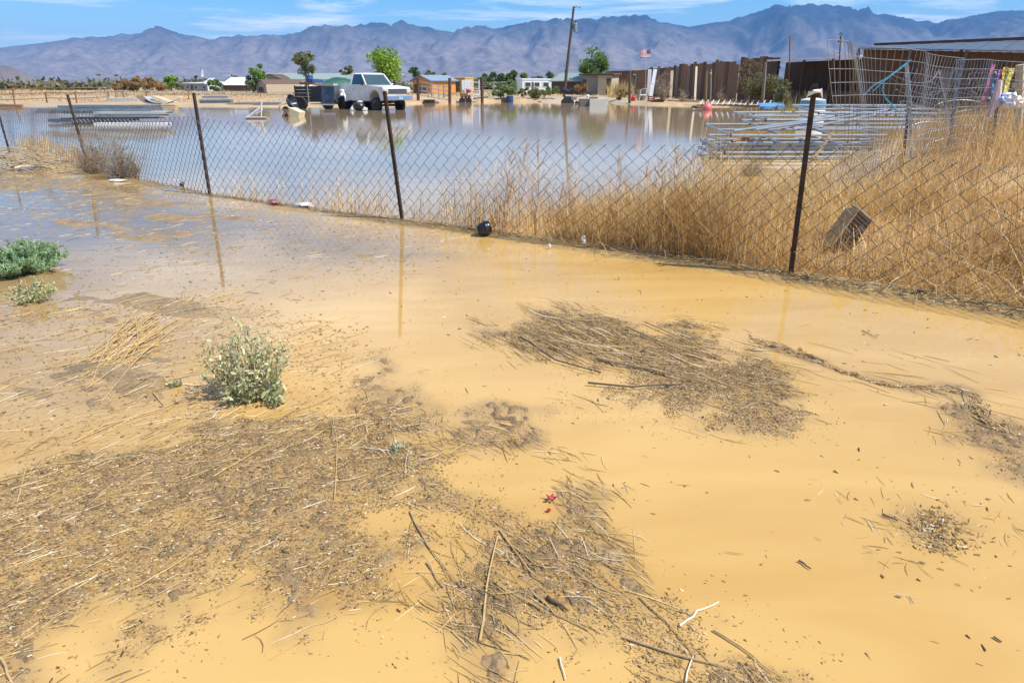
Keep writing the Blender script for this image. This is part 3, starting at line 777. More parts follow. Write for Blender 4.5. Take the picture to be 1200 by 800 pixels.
grass_obj('dry_grass', 'dry stubble over the far bank of the pond', [field(FARL, 16000, .05, .22, w=.05, cs=.35, cols=[(.50, .35, .17), (.42, .28, .12), (.58, .44, .25), (.36, .26, .13)], probs=(3, 3, 2, 2), thr=.36),
          field(FARL2, 9000, .08, .3, w=.09, cs=.15, cols=[(.46, .33, .17), (.40, .29, .15), (.34, .27, .16)], probs=(3, 3, 2), thr=.36)])
grass_obj('dry_grass', 'dry weeds on the far bank before the sheds', [field(FARR, 9000, .05, .35, w=.04, cs=.4, thr=.4), field(CLP, 2600, .5, 1.3, w=.05, thr=.2, lean=.25, cols=[(.55, .45, .2), (.5, .36, .14)], probs=(1, 1))])
GRN = poly([(905, 150), (950, 140), (975, 125), (940, 118), (905, 124)])
grass_obj('green_weeds', 'yellow green weeds beside the muddy end of the pond', [field(GRN, 2600, .4, 1.1, lean=.35, w=.02, thr=.2, cols=[(.38, .36, .13), (.46, .42, .18), (.28, .28, .09)], probs=(1, 1, 1))], 'weeds')

# tall dead stems that rise above the grass
DEADW = [mat('dead_stem_tan', (.52, .36, .17), .8, var=.2, scale=25), mat('dead_stem_pale', (.66, .55, .38), .8, var=.15, scale=25)]
def dead_weed(px, py, top, label, m=0, n=9, group=None, spread=.25, seed=0):
    rnd = random.Random(seed)
    b = gd(px, py); b.z = gz(b.x, b.y) - .02
    hh = zat(top, b.y) - b.z
    mb = MB()
    main = [Vector((rnd.uniform(-.02, .02) * i, rnd.uniform(-.02, .02) * i, hh * i / 5)) for i in range(6)]
    mb.tube(main, [.007 - .001 * i for i in range(6)], 5)
    for k in range(n):
        t = rnd.uniform(.15, .85); p = main[0].lerp(main[-1], t); a = rnd.uniform(0, 6.28); l = hh * rnd.uniform(.2, .45) * (1.1 - t)
        e = p + Vector((math.cos(a) * l * spread * 2, math.sin(a) * l * spread * 2, l))
        q = p.lerp(e, .5) + Vector((0, 0, -.06 * l))
        mb.tube([p, q, e], [.0035, .003, .0015], 4, cap=False)
        for j in range(2):
            a2 = rnd.uniform(0, 6.28)
            mb.tube([q.lerp(e, j * .5), q.lerp(e, j * .5) + Vector((math.cos(a2), math.sin(a2), 1.2)) * l * .25], [.002, .001], 3, cap=False)
    o = mb.build('dead_weed', DEADW[m]); o.location = b
    return tag(o, label, 'weed', group)
ORDN = ['first', 'second', 'third', 'fourth', 'fifth', 'sixth', 'seventh', 'eighth', 'ninth', 'tenth', 'eleventh', 'twelfth', 'thirteenth']
for i, (px, py, tp) in enumerate(sorted([(592, 271, 165), (608, 275, 150), (628, 278, 152), (662, 283, 200), (718, 282, 172), (744, 285, 185), (772, 285, 165), (790, 295, 150), (806, 292, 160), (830, 305, 160), (845, 303, 195), (868, 306, 215), (885, 308, 225)])):
    dead_weed(px, py, tp, 'tall brown dead weed behind the fence, ' + ORDN[i] + ' right of the black pot', 0, 24, 'dead weeds behind the fence', seed=i, spread=.34)
dead_weed(702, 286, 225, 'pale branching dead weed leaning behind the fence beside white scrap', 1, 8, spread=.6, seed=40)
for i, (px, py, tp) in enumerate(sorted([(330, 234, 200), (362, 240, 195), (300, 231, 200), (395, 245, 205), (440, 250, 215), (280, 228, 190), (520, 262, 205), (545, 266, 190)])):
    dead_weed(px, py, tp, 'thin tan dead weed at the pond edge, ' + ORDN[i] + ' from the left', 1, 8, 'dead weeds at pond edge', seed=60 + i)

# ================================================================ CHAIN LINK FENCE
RUST = mat('rusted_steel', (.052, .032, .022), .75, metal=.2, var=.4, scale=14, bump=.4, bscale=120, dark=(.17, .07, .026), patch=.5)
RUSTL = mat('orange_rust', (.26, .12, .05), .8, var=.35, scale=12, bump=.3, bscale=90)
WIRE = mat('galvanised_wire', (.11, .10, .092), .55, metal=.4, var=.3, scale=9, dark=(.12, .06, .03), patch=.5)
CLOTH_W = mat('white_rag', (.72, .70, .66), .85, var=.1, scale=20)
fence = thing('chain_link_fence', 'sagging chain link fence on rusted steel posts crossing the flood', 'fence')
POSTS = [((2029, 527), (2140, 95)), ((926, 325), (955, 98)), ((471, 260), (450, 107)), ((245, 228), (226, 109)), ((103, 197), (78, 111)), ((9, 173), (-12, 100)), ((-110, 157), (-130, 100))]
FP = []
for (bx, by), (tx, ty) in POSTS:
    b = gd(bx, by); t = pt(tx, ty, b.y); FP.append((b, t))
def t_post(b, t, parent, m, studs=True, name='post'):
    b = Vector(b) - (Vector(t) - Vector(b)).normalized() * .3
    ax = (t - b); L = ax.length; ax.normalize()
    fd = Vector((-.57, -.82, 0)); fd = (fd - ax * fd.dot(ax)).normalized(); sd = ax.cross(fd)
    M = Matrix((sd, fd, ax)).transposed()
    mb = MB()
    mb.box(b + ax * L / 2, (.042, .007, L), M=M)
    mb.box(b + ax * L / 2 - fd * .021, (.007, .036, L), M=M)
    if studs:
        for k in range(int(L / .055)):
            mb.box(b + ax * (.03 + k * .055) + fd * .0065, (.012, .007, .018), M=M)
    return mb.build(name, m, parent)
for i, (b, t) in enumerate(FP):
    p = t_post(b, t, fence, RUST)
def chainlink(A, B, hA, hB, parent, pitch=.145, seed=0):
    """one bay: interlocking zig-zag wires"""
    rnd = np.random.default_rng(seed)
    A, B = Vector(A), Vector(B); d = B - A; L = math.hypot(d.x, d.y)
    dirx = Vector((d.x / L, d.y / L, 0)); nrm = Vector((-dirx.y, dirx.x, 0))
    n = int(round(L / (pitch / 2))); q = L / n; rows = 16; mb = MB()
    ph = rnd.random(6) * 6.28
    for i in range(n):
        P = []
        for j in range(rows + 1):
            s = (i + (j + i) % 2) * q
            f = s / L; hh = (hA * (1 - f) + hB * f) - .07 * math.sin(math.pi * f)
            v = j / rows
            z0 = max(gz_line(A, dirx, s), -.06)
            out = .045 * math.sin(s * 1.3 + ph[0]) * (v - .2) + .025 * math.sin(s * 3.1 + ph[1] + 2 * v) + (.004 if (i + j) % 2 else -.004)
            sx = .02 * math.sin(s * 2.2 + ph[2]) * v + .012 * math.sin(v * 5 + s + ph[3])
            P.append(A + dirx * (s + sx) + nrm * out + Vector((0, 0, z0 - A.z + (hh - .0) * v + .012 * math.sin(s * 1.7 + ph[4]) * v)))
        # barb where neighbouring wires are twisted together at the top
        P.append(P[-1] + (P[-1] - P[-2]) * .28)
        mb.tube(P, .0035, 3, cap=False)
    o = mb.build('wire_mesh', WIRE, parent); o['kind'] = 'stuff'
    return o
def gz_line(A, dirx, s): return -.03
for i in range(len(FP) - 1):
    a, b = FP[i][0], FP[i + 1][0]
    chainlink(a, b, 1.14, 1.14 - .02 * (i % 2), fence, seed=i)
# twists of wire that tie the mesh to the posts
for i, (b, t) in enumerate(FP[1:5]):
    for f in (.15, .38, .62):
        c = b.lerp(t, f); mb = MB()
        ring = [c + Vector((math.cos(a) * .032, math.sin(a) * .032, .01 * math.sin(a))) for a in np.linspace(0, 6.3, 9)]
        mb.tube(ring + [ring[-1] + Vector((.05, -.03, .02))], .0025, 4)
        mb.build('tie_wire', WIRE, fence)

# ================================================================ PLANTS ON THE FLAT
def leaf_cloud(C, size, cols, probs, updir=None, asp=1.6, jit=.5):
    """N leaf quads, folded a little along the middle: 6 verts, 2 quads each"""
    N = len(C)
    a = rng.normal(size=(N, 3)) if updir is None else updir + jit * rng.normal(size=(N, 3))
    a /= np.linalg.norm(a, axis=1)[:, None] + 1e-9
    b = np.cross(a, rng.normal(size=(N, 3))); b /= np.linalg.norm(b, axis=1)[:, None] + 1e-9
    c = np.cross(a, b)
    s = size * (.6 + .8 * rng.random(N))
    A = a * (s * asp * .5)[:, None]; B = b * (s * .5)[:, None]; Cn = c * (s * .16)[:, None]
    V = np.stack([C - A * .8 - B * .55, C - A, C - A * .8 + B * .55, C + A * .55 - B * .8 + Cn, C + A, C + A * .55 + B * .8 + Cn], 1)
    f = np.array([[0, 1, 4, 3], [1, 2, 5, 4]])
    F = (f[None] + (np.arange(N) * 6)[:, None, None]).reshape(-1, 4)
    return V.reshape(-1, 3), F, 6, pick(cols, probs, N, .3)
LEAF_M = vcol_mat('leaf_blades', rough=.6, spec=.3, transl=.3)
def foliage(name, parts, parent):
    VV, FF, CC = [], [], []; n = 0
    for V, F, k, col in parts:
        VV.append(V); FF.append(F + n); CC.append(np.repeat(col, k, 0)); n += len(V)
    return mesh_np(name, np.concatenate(VV), np.concatenate(FF), np.concatenate(CC), LEAF_M, parent)
def bush(name, label, cat, base, w, h, nst, leaf, lsize, cols, probs, stemm, seed, upright=1.0, tips=None, stem_r=.004, asp=1.8, group=None, nb=4):
    rnd = random.Random(seed); t = thing(name, label, cat, base, 0, group)
    mb = MB(); L = []; D = []; TP = []
    for i in range(nst):
        a = rnd.uniform(0, 6.28); rr = rnd.random() ** .6
        e = Vector((math.cos(a) * rr * w * .5, math.sin(a) * rr * w * .5, h * (.45 + .55 * rnd.random()) * (1 - .45 * rr * rr)))
        s = Vector((e.x * .15, e.y * .15, -.02)); q = s.lerp(e, .5) + Vector((e.x * .12, e.y * .12, -.05 * h * (1 - upright)))
        mb.tube([s, q, e], [stem_r, stem_r * .8, stem_r * .35], 4, cap=False)
        segs = [(s, q), (q, e)]
        for k in range(nb):
            f = rnd.uniform(.25, 1); p = s.lerp(q, f * 2) if f < .5 else q.lerp(e, f * 2 - 1)
            b = p + Vector((rnd.uniform(-1, 1), rnd.uniform(-1, 1), rnd.uniform(.1, 1.1))) * h * .2
            mb.tube([p, b], [stem_r * .5, stem_r * .25], 3, cap=False); segs.append((p, b))
            TP.append(b)
        TP.append(e)
        for k in range(leaf):
            A, B = segs[rnd.randrange(len(segs))]; f = rnd.uniform(.15, 1.02)
            p = A.lerp(B, f)
            if p.z < .08 * h: continue
            L.append(p + Vector((rnd.gauss(0, 1), rnd.gauss(0, 1), rnd.gauss(0, 1))) * lsize * .7); D.append((B - A).normalized() + Vector((rnd.gauss(0, .6), rnd.gauss(0, .6), .2)))
    mb.build('stems', stemm, t)
    parts = [leaf_cloud(np.array(L), lsize, cols, probs, np.array(D), asp)]
    foliage('foliage', parts, t)
    if tips:
        T = np.array(TP); T = np.repeat(T, tips[0], 0) + rng.normal(size=(len(T) * tips[0], 3)) * tips[1] * 1.3
        sh = foliage('seed_heads', [leaf_cloud(T, tips[1], tips[2], (1,) * len(tips[2]), None, 1.2)], t); sh['kind'] = 'stuff'
    return t
STEM = mat('sage_stem', (.42, .36, .22), .8, var=.2, scale=30)
SAGE = [(.46, .46, .22), (.60, .58, .33), (.34, .36, .15), (.70, .68, .46)]
b = gd(296, 462); bush('saltbush', 'pale sage saltbush with dense leafy base standing in shallow mud', 'bush', (b.x, b.y, -.01), 0.50, .44, 48, 38, .0125, SAGE, (3, 3, 2, 1), STEM, 1, tips=(3, .010, [(.62, .55, .28), (.70, .63, .36), (.52, .46, .22)]))
for px, py, s_, lb in ((287, 468, .11, 'left'), (322, 472, .11, 'right')):
    b = gd(px, py); bush('leafy_sprig', 'broad leaved pale sprig at the ' + lb + ' foot of the saltbush', 'plant', (b.x, b.y, -.005), .15, .15, 12, 11, .026, [(.50, .52, .27), (.42, .45, .21), (.66, .66, .42)], (2, 2, 1), STEM, 5 + px, asp=1.4, stem_r=.003)
b = gd(24, 318); bush('thistle_bush', 'dense blue green feathery bush at the left edge', 'bush', (b.x, b.y, 0), .78, .27, 130, 130, .0075, [(.30, .43, .21), (.38, .52, .27), (.22, .33, .15), (.46, .57, .34)], (3, 3, 2, 1), mat('green_stem', (.2, .3, .14), .7), 2, asp=5.0, nb=7)
b = gd(36, 353); bush('saltbush', 'small pale saltbush just in front of the blue green bush', 'bush', (b.x, b.y, 0), .40, .20, 26, 34, .013, SAGE, (3, 2, 3, 1), STEM, 3, tips=(1, .01, [(.52, .47, .26)]))
b = gd(206, 452); bush('leafy_sprig', 'tiny sprig alone left of the saltbush', 'plant', (b.x, b.y, 0), .1, .06, 7, 8, .014, SAGE, (3, 2, 3, 1), STEM, 9)
b = gd(470, 529); bush('leafy_sprig', 'uprooted green and white sprig floating right of the straw stems', 'plant', (b.x, b.y, 0), .10, .05, 6, 8, .017, [(.12, .16, .07), (.6, .62, .5), (.4, .45, .3)], (2, 2, 1), STEM, 11, asp=1.3)
b = gd(490, 535); bush('leafy_sprig', 'small white leaf tuft beside the uprooted sprig', 'plant', (b.x, b.y, 0), .05, .02, 4, 5, .013, [(.62, .64, .5), (.5, .52, .4)], (2, 2), STEM, 12, asp=1.3)
# bundle of straw left of the saltbush
def straw_bundle():
    mb = MB(); rnd = random.Random(4)
    c = gd(150, 400)
    for i in range(46):
        a = gd(118 + rnd.gauss(0, 24), 425 + rnd.gauss(0, 14)); e = gd(176 + rnd.gauss(0, 20), 380 + rnd.gauss(0, 13))
        q = (a + e) / 2 + Vector((rnd.gauss(0, .02), rnd.gauss(0, .04), rnd.uniform(.005, .03)))
        mb.tube([a - c + Vector((0, 0, .006)), q - c, e - c + Vector((0, 0, .012))], rnd.uniform(.0018, .0035), 4, cap=False)
    o = mb.build('straw_bundle', STICK_M[0]); o.location = c + Vector((0, 0, max(0, gz(c.x, c.y))))
    tag(o, 'loose fan of golden straw on the mud left of the saltbush', 'straw')
straw_bundle()
# ================================================================ MATERIALS FOR THE YARD
M_ = lambda *a, **k: mat(*a, **k)
WHITEP = M_('white_paint', (.74, .74, .73), .35, var=.05, scale=2, dark=(.52, .46, .38), patch=.35)
TRUCKW = M_('chalky_truck_paint', (.74, .74, .74), .28, var=.05, scale=1.5, dark=(.46, .39, .31), patch=.75, darkpos=(.42, .66))
CHROME = M_('dull_chrome', (.62, .62, .63), .22, metal=.9, var=.08)
BLACKP = M_('black_plastic', (.018, .019, .022), .35, var=.2)
RUBBER = M_('tyre_rubber', (.02, .02, .021), .8, var=.3, scale=15)
DARKST = M_('dark_steel', (.05, .048, .046), .55, metal=.5, var=.3)
GLASS = M_('tinted_glass', (.05, .085, .09), .06, var=.1, spec=.8)
GALV = M_('galvanised_pipe', (.33, .36, .385), .42, metal=.45, var=.16, scale=4, dark=(.36, .30, .24), patch=.25)
GALVD = M_('grey_panel_steel', (.27, .31, .34), .45, metal=.5, var=.25, scale=3, dark=(.20, .16, .12), patch=.35)
SHEET = M_('sheet_metal', (.62, .62, .60), .4, metal=.5, var=.12, scale=2, dark=(.42, .30, .20), patch=.4)
WOODG = M_('grey_wood', (.30, .255, .205), .85, var=.25, scale=5, stretch=(6, 6, .6), bump=.3, bscale=30)
WOODB = M_('brown_wood', (.22, .125, .07), .85, var=.35, scale=5, stretch=(6, 6, .5), bump=.3, bscale=30)
WOODD = M_('dark_weathered_wood', (.11, .07, .047), .9, dark=(.21, .115, .06), patch=.5, var=.4, scale=5, stretch=(6, 6, .5), bump=.3, bscale=30)
WOODR = M_('reddish_rust_sheet', (.27, .14, .075), .8, var=.35, scale=4, stretch=(5, 5, .4), bump=.3, bscale=30)
TAN = M_('tan_wall', (.46, .36, .25), .85, var=.1)
TANW = M_('pale_plank', (.52, .42, .28), .85, var=.2, scale=6, stretch=(4, 4, .6))
CREAM = M_('cream_board', (.72, .62, .38), .7, var=.1)
ROOFB = M_('brown_shingle', (.13, .085, .062), .9, var=.25, scale=12)
ROOFG = M_('grey_green_roof', (.24, .29, .26), .7, var=.15)
ROOFW = M_('white_roof', (.80, .80, .80), .5, var=.05)
ROOFBL = M_('blue_grey_roof', (.21, .27, .34), .6, var=.12)
ORANGE = M_('orange_wood', (.58, .26, .065), .75, var=.18, scale=4, stretch=(4, 4, .5))
YELLOW = M_('yellow_steel', (.52, .36, .08), .6, var=.12, scale=2)
GREYW = M_('grey_siding', (.34, .34, .34), .8, var=.1)
BLUE = M_('blue_plastic', (.03, .075, .20), .45, var=.15)
TEAL = M_('blue_rope_fibre', (.06, .34, .50), .6, var=.15)
TARP = M_('green_tarp', (.018, .095, .075), .5, var=.3, scale=3, bump=.5, bscale=6)
PINK = M_('faded_pink_plastic', (.75, .16, .16), .45, var=.15)
REDP = M_('red_plastic', (.55, .03, .025), .4, var=.1)
CONC = M_('pale_concrete', (.50, .49, .44), .9, var=.12, bump=.3)
BARK = M_('tree_bark', (.13, .095, .065), .9, var=.3, scale=8, bump=.5)
DRYTW = M_('dry_twigs', (.30, .235, .16), .9, var=.25, scale=12)
YEL = M_('yellow_tape', (.70, .50, .05), .5, var=.1)

def base(px, D, wet=False):
    p = at(px, D, 0.1); g = gz(p.x, p.y); p = at(px, D, g); return Vector((p.x, p.y, g))
def bpy_h(py, D, z0): return zat(py, D) - z0

# ================================================================ BUILDINGS
def building(name, label, cat, pl, pr, dep, eave, ridge, roof, wm, rm, wins=(), doors=(), over=.25, wallslats=None):
    """pl, pr = (photo column, distance) of the front corners; eave, ridge = photo rows; roof = where the ridge runs"""
    A, B = base(*pl), base(*pr); z0 = min(A.z, B.z) - .05
    A.z = B.z = z0
    L = (B - A).length; rz = math.atan2(B.y - A.y, B.x - A.x); Dm = (pl[1] + pr[1]) / 2
    he, hr = bpy_h(eave, Dm, z0), bpy_h(ridge, Dm, z0)
    t = thing(name, label, cat, A, rz)
    mb = MB()
    if roof == 'along':
        mb.add([(0, 0, 0), (L, 0, 0), (L, dep, 0), (0, dep, 0), (0, 0, he), (L, 0, he), (L, dep, he), (0, dep, he), (0, dep / 2, hr), (L, dep / 2, hr)],
               [(0, 1, 5, 4), (1, 2, 6, 9, 5), (2, 3, 7, 6), (3, 0, 4, 8, 7), (0, 3, 2, 1), (4, 5, 9, 8), (6, 7, 8, 9)])
        rb = MB(); s = (hr - he) / (dep / 2)
        rb.slab([(-over, -over, he - over * s + .03), (L + over, -over, he - over * s + .03), (L + over, dep / 2, hr + .03), (-over, dep / 2, hr + .03)], .1)
        rb.slab([(-over, dep / 2, hr + .03), (L + over, dep / 2, hr + .03), (L + over, dep + over, he - over * s + .03), (-over, dep + over, he - over * s + .03)], .1)
    elif roof == 'across':
        mb.add([(0, 0, 0), (L, 0, 0), (L, dep, 0), (0, dep, 0), (0, 0, he), (L, 0, he), (L, dep, he), (0, dep, he), (L / 2, 0, hr), (L / 2, dep, hr)],
               [(0, 1, 5, 8, 4), (1, 2, 6, 5), (2, 3, 7, 9, 6), (3, 0, 4, 7), (0, 3, 2, 1), (4, 8, 9, 7), (5, 6, 9, 8)])
        rb = MB(); s = (hr - he) / (L / 2)
        rb.slab([(-over, dep + over, he - over * s + .03), (-over, -over, he - over * s + .03), (L / 2, -over, hr + .03), (L / 2, dep + over, hr + .03)], .1)
        rb.slab([(L / 2, dep + over, hr + .03), (L / 2, -over, hr + .03), (L + over, -over, he - over * s + .03), (L + over, dep + over, he - over * s + .03)], .1)
    elif roof == 'gambrel':
        P = [(0, 0), (L, 0), (L, he), (L * .82, hr - (hr - he) * .28), (L / 2, hr), (L * .18, hr - (hr - he) * .28), (0, he)]
        mb.prism(P, 0, dep)
        rb = MB()
        for a, b in zip(P[2:6], P[3:7]):
            rb.slab([(a[0], -over, a[1] + .03), (a[0], dep + over, a[1] + .03), (b[0], dep + over, b[1] + .03), (b[0], -over, b[1] + .03)], -.09)
    else:  # shed roof, front edge at eave row, back at ridge row
        mb.add([(0, 0, 0), (L, 0, 0), (L, dep, 0), (0, dep, 0), (0, 0, he), (L, 0, he), (L, dep, hr), (0, dep, hr)],
               [(0, 1, 5, 4), (1, 2, 6, 5), (2, 3, 7, 6), (3, 0, 4, 7), (0, 3, 2, 1), (4, 5, 6, 7)])
        rb = MB().slab([(-over, -over, he + .02), (L + over, -over, he + .02), (L + over, dep + over, hr + .02), (-over, dep + over, hr + .02)], .14)
    mb.build('wall', wm, t); rb.build('roof', rm, t)
    for (u0, u1, v0, v1) in wins:
        w = MB().box(((u0 + u1) / 2 * L, -.02, (v0 + v1) / 2 * he), ((u1 - u0) * L, .06, (v1 - v0) * he)).build('window', WHITEP, t)
        MB().box(((u0 + u1) / 2 * L, -.056, (v0 + v1) / 2 * he), ((u1 - u0) * L * .82, .02, (v1 - v0) * he * .82)).build('pane', GLASS, w)
    for (u0, u1, v1) in doors:
        d = MB().box(((u0 + u1) / 2 * L, -.02, v1 / 2 * he), ((u1 - u0) * L, .06, v1 * he)).build('door', WOODD, t)  # dark slab, also used for the shade inside open doorways
        MB().box(((u0 * .15 + u1 * .85) * L, -.07, v1 / 2 * he), (.06, .05, .12)).build('handle', CHROME, d)
    return t
building('house', 'low tan house with brown roof below the dark hill', 'house', (2, 140), (34, 141), 6, 105, 102.3, 'along', TAN, ROOFB, [(.15, .3, .4, .8), (.55, .7, .4, .8)], [(.38, .48, .85)])
building('small_shed', 'tiny brown shed right of the tan house', 'shed', (44, 142), (54, 142), 3, 105.5, 104, 'along', WOODR, ROOFB, [], [(.3, .6, .8)])
building('trailer_home', 'small white trailer home right of the tiny brown shed', 'trailer home', (57, 140), (70, 140), 3, 104.5, 104, 'shed', WHITEP, ROOFW, [(.1, .35, .4, .75), (.6, .85, .4, .75)])
building('trailer_home', 'white trailer home before the brown bushes', 'trailer home', (112, 138), (131, 138), 3, 103.8, 103, 'along', WHITEP, ROOFW, [(.12, .3, .4, .75), (.55, .8, .4, .75)], [(.38, .48, .85)])
building('house', 'grey sided house with flat white roof edge left of green tree', 'house', (216, 116), (247, 114), 6, 98.5, 97.2, 'shed', GREYW, ROOFW, [(.1, .22, .35, .7), (.4, .55, .35, .7), (.72, .84, .35, .7)], [(.28, .36, .8)])
building('house', 'white gabled house end beside the long white roof', 'house', (244, 112), (262, 113), 8, 98, 92.5, 'across', WHITEP, ROOFW, [(.3, .5, .3, .6)])
building('carport_barn', 'long barn with a bright white metal roof', 'barn', (262, 112), (294, 112), 9, 100, 91.5, 'along', WOODD, ROOFW, [], [(.1, .4, .8), (.55, .85, .8)])  # shade of the open front drawn as dark wall and doors
building('shed', 'grey gabled shed peeking over the brown gambrel shed', 'shed', (306, 118), (331, 118), 6, 93.5, 87.5, 'across', WOODG, WOODD, [(.4, .6, .5, .8)])
building('gambrel_shed', 'barn shaped shed with brown shingle roof and pale side wall', 'shed', (301, 93), (313, 90), 4.6, 99, 93.5, 'gambrel', TAN, ROOFB, [], [(.3, .7, .7)])
building('long_building', 'long white building with grey green roof behind the trailer', 'building', (318, 122), (446, 128), 9, 93.5, 86.5, 'along', WHITEP, ROOFG, [(.06, .12, .3, .7), (.2, .26, .3, .7), (.4, .46, .3, .7), (.62, .68, .3, .7), (.8, .86, .3, .7)], [(.3, .34, .8)])
building('garden_shed', 'orange wooden shed with blue grey roof behind the pickup', 'shed', (484, 88), (505, 86), 4.2, 95, 89.3, 'across', ORANGE, ROOFBL, [(.55, .8, .25, .6)], [(.1, .45, .75)])
building('storage_container', 'yellow steel container behind the corral posts', 'container', (505, 96), (545, 94), 2.6, 92.6, 92.0, 'shed', YELLOW, YELLOW, [], [(.72, .86, .8)], over=.03)
building('motor_home', 'white motor home parked beyond the green weeds', 'motor home', (612, 92), (646, 93), 2.8, 94, 93.6, 'shed', WHITEP, ROOFW, [(.08, .3, .5, .85), (.4, .6, .5, .85), (.7, .92, .5, .85)], [(.32, .38, .85)], over=.05)
building('shed', 'dark low shed with pale green roof at the utility pole foot', 'shed', (646, 84), (680, 82), 5, 95.5, 87, 'along', WOODD, ROOFG, [], [(.55, .75, .8)])
building('shed', 'plain tan shed with dark open doorway right of the round tree', 'shed', (681, 78), (700, 77), 4, 88.5, 87.5, 'shed', WOODG, WOODD, [], [(.05, .3, .8)])  # dark door slab stands for the shade inside the doorway
building('lean_to', 'pale plank lean to with dark opening beside the tan shed', 'shed', (700, 76), (716, 75.5), 3.5, 88.3, 87.3, 'shed', TANW, WOODD, [], [(.62, .95, .85)])  # opening's inner shade drawn as a dark door slab
building('shed', 'rust brown shed with white edged roof and white window', 'shed', (709, 86), (741, 83), 6, 83.5, 82.5, 'shed', WOODR, ROOFW, [(.82, .93, .35, .8)], [], over=.15)
building('shed', 'brown shed with white roof strip at the left end of dark plank wall', 'shed', (740, 76), (762, 73.5), 5, 82.3, 81.6, 'shed', WOODR, ROOFW, [(.05, .2, .3, .85)], [], over=.15)

# plank wall: every sheet its own part
def panel_wall(name, label, pts, mats, seed, sheet=.42, thick=.05, back=True, gap=.004):
    """pts: (photo column, distance, top row) along the wall"""
    rnd = random.Random(seed)
    A = base(pts[0][0], pts[0][1]); B = base(pts[-1][0], pts[-1][1])
    t = thing(name, label, 'wall', A, math.atan2(B.y - A.y, B.x - A.x))
    L = math.hypot(B.x - A.x, B.y - A.y)
    cols = [p[0] for p in pts]; Ds = [p[1] for p in pts]
    n = int(L / sheet); s = L / n
    for i in range(n):
        f = (i + .5) / n
        P = A.lerp(B, f); D = P.y
        px = 600 + 800 * P.x / (D * cp + (H - 1.5) * sp)
        row = np.interp(px, cols, [p[2] for p in pts])
        g = gz(P.x, P.y)
        h = zat(row, D) - g + rnd.choice((-.16, -.07, -.03, 0, .02, .05, .12))
        M = Matrix.Rotation(rnd.gauss(0, .01), 3, 'Y')
        o = MB().box((s * (i + .5), rnd.uniform(-.025, .025), h / 2 - .04 + g - A.z), (s - gap * rnd.uniform(.5, 2.5), thick, h + .08), M=M).build('plank', rnd.choice(mats), t)
    mb = MB()
    for zz in (.5, 1.6, 2.5):
        mb.box((L / 2, .09, zz), (L, .06, .12))
    mb.build('back_rail', WOODD, t)
    return t
panel_wall('plank_wall', 'long dark wall of upright rusty sheets and planks behind the pond',
           [(757, 72, 81), (775, 69.8, 79), (790, 68, 76.3), (815, 65, 74), (838, 62.4, 72), (862, 59.6, 73)], [WOODD, WOODB, WOODB, WOODR, WOODR, WOODD, WOODB, M_('dusty_plank', (.24, .17, .115), .9, var=.3, scale=5, stretch=(6, 6, .5))], 5)
panel_wall('plank_wall', 'taller dark plank wall behind the grey green bush', [(863, 59, 69), (885, 57.2, 68.3), (908, 55, 68)], [WOODD, WOODB, WOODD], 6)
def open_shed():
    A, B = base(904, 55), base(1004, 46)
    t = thing('open_shed', 'open fronted dark shed with thin white roof edge', 'shed', A, math.atan2(B.y - A.y, B.x - A.x))
    L = (B - A).length; h = bpy_h(70, 50.5, A.z)
    MB().slab([(-.4, -.6, h), (L + .2, -.6, h), (L + .2, 5, h + .3), (-.4, 5, h + .3)], .09).build('roof', SHEET, t)
    MB().box((L / 2, -.63, h + .06), (L + .5, .04, .1)).build('roof_edge', WHITEP, t)
    for i in range(16):
        MB().box((-2 + (L + 2.5) * (i + .5) / 16, 2.2 + .02 * (i % 2), h / 2), ((L + 2.5) / 16 - .005, .05, h)).build('plank', WOODD, t)
    for f in (.02, .35, .68, .98):
        MB().box((L * f, 0, h / 2), (.13, .13, h)).build('post', WOODD, t)
    MB().box((L * .5, .05, .5), (L * .9, .05, .9)).build('front_board', WOODD, t)
open_shed()
def roof_shed():
    A, B = base(1000, 40), base(1193, 35)
    t = thing('metal_shed', 'large dark shed with sloping metal roof at right edge', 'shed', A, math.atan2(B.y - A.y, B.x - A.x))
    L = (B - A).length; h0 = bpy_h(58, 40, A.z); h1 = bpy_h(62, 35, A.z)
    r0 = bpy_h(56, 43, A.z); r1 = bpy_h(47.5, 37, A.z)
    n = 14
    for i in range(n):
        f0, f1 = i / n, (i + 1) / n - .002
        z0, z1 = h0 + (h1 - h0) * f0, h0 + (h1 - h0) * f1; y0, y1 = r0 + (r1 - r0) * f0, r0 + (r1 - r0) * f1
        MB().slab([(L * f0, -1, z0), (L * f1, -1, z1), (L * f1, 2.4, y1), (L * f0, 2.4, y0)], .05 + .012 * (i % 2)).build('roof_sheet', M_('dark_roof_steel', (.13, .15, .18), .5, metal=.3, var=.25, scale=3), t)
    MB().slab([(-.2, 2.3, r0 + .02), (L + .2, 2.3, r1 + .02), (L + .2, 2.5, r1 + .02), (-.2, 2.5, r0 + .02)], .16).build('ridge_beam', WOODD, t)
    for i in range(18):
        f = (i + .5) / 18; z = h0 + (h1 - h0) * f
        MB().box((L * f, .02 * (i % 3), z / 2), (L / 18 + .01, .05, z)).build('wall_sheet', WOODD, t)
    for f in (.0, .33, .66, 1.0):
        z = h0 + (h1 - h0) * f
        MB().box((L * f, -.9, z / 2), (.14, .14, z)).build('post', WOODD, t)
    MB().slab([(L + .05, -1.2, h1 - .9), (L + .3, -1.2, h1 - .9), (L + .3, -1.2, h1 + .7), (L + .05, -1.2, h1 + .7)], .06).build('end_sheet', SHEET, t)
roof_shed()

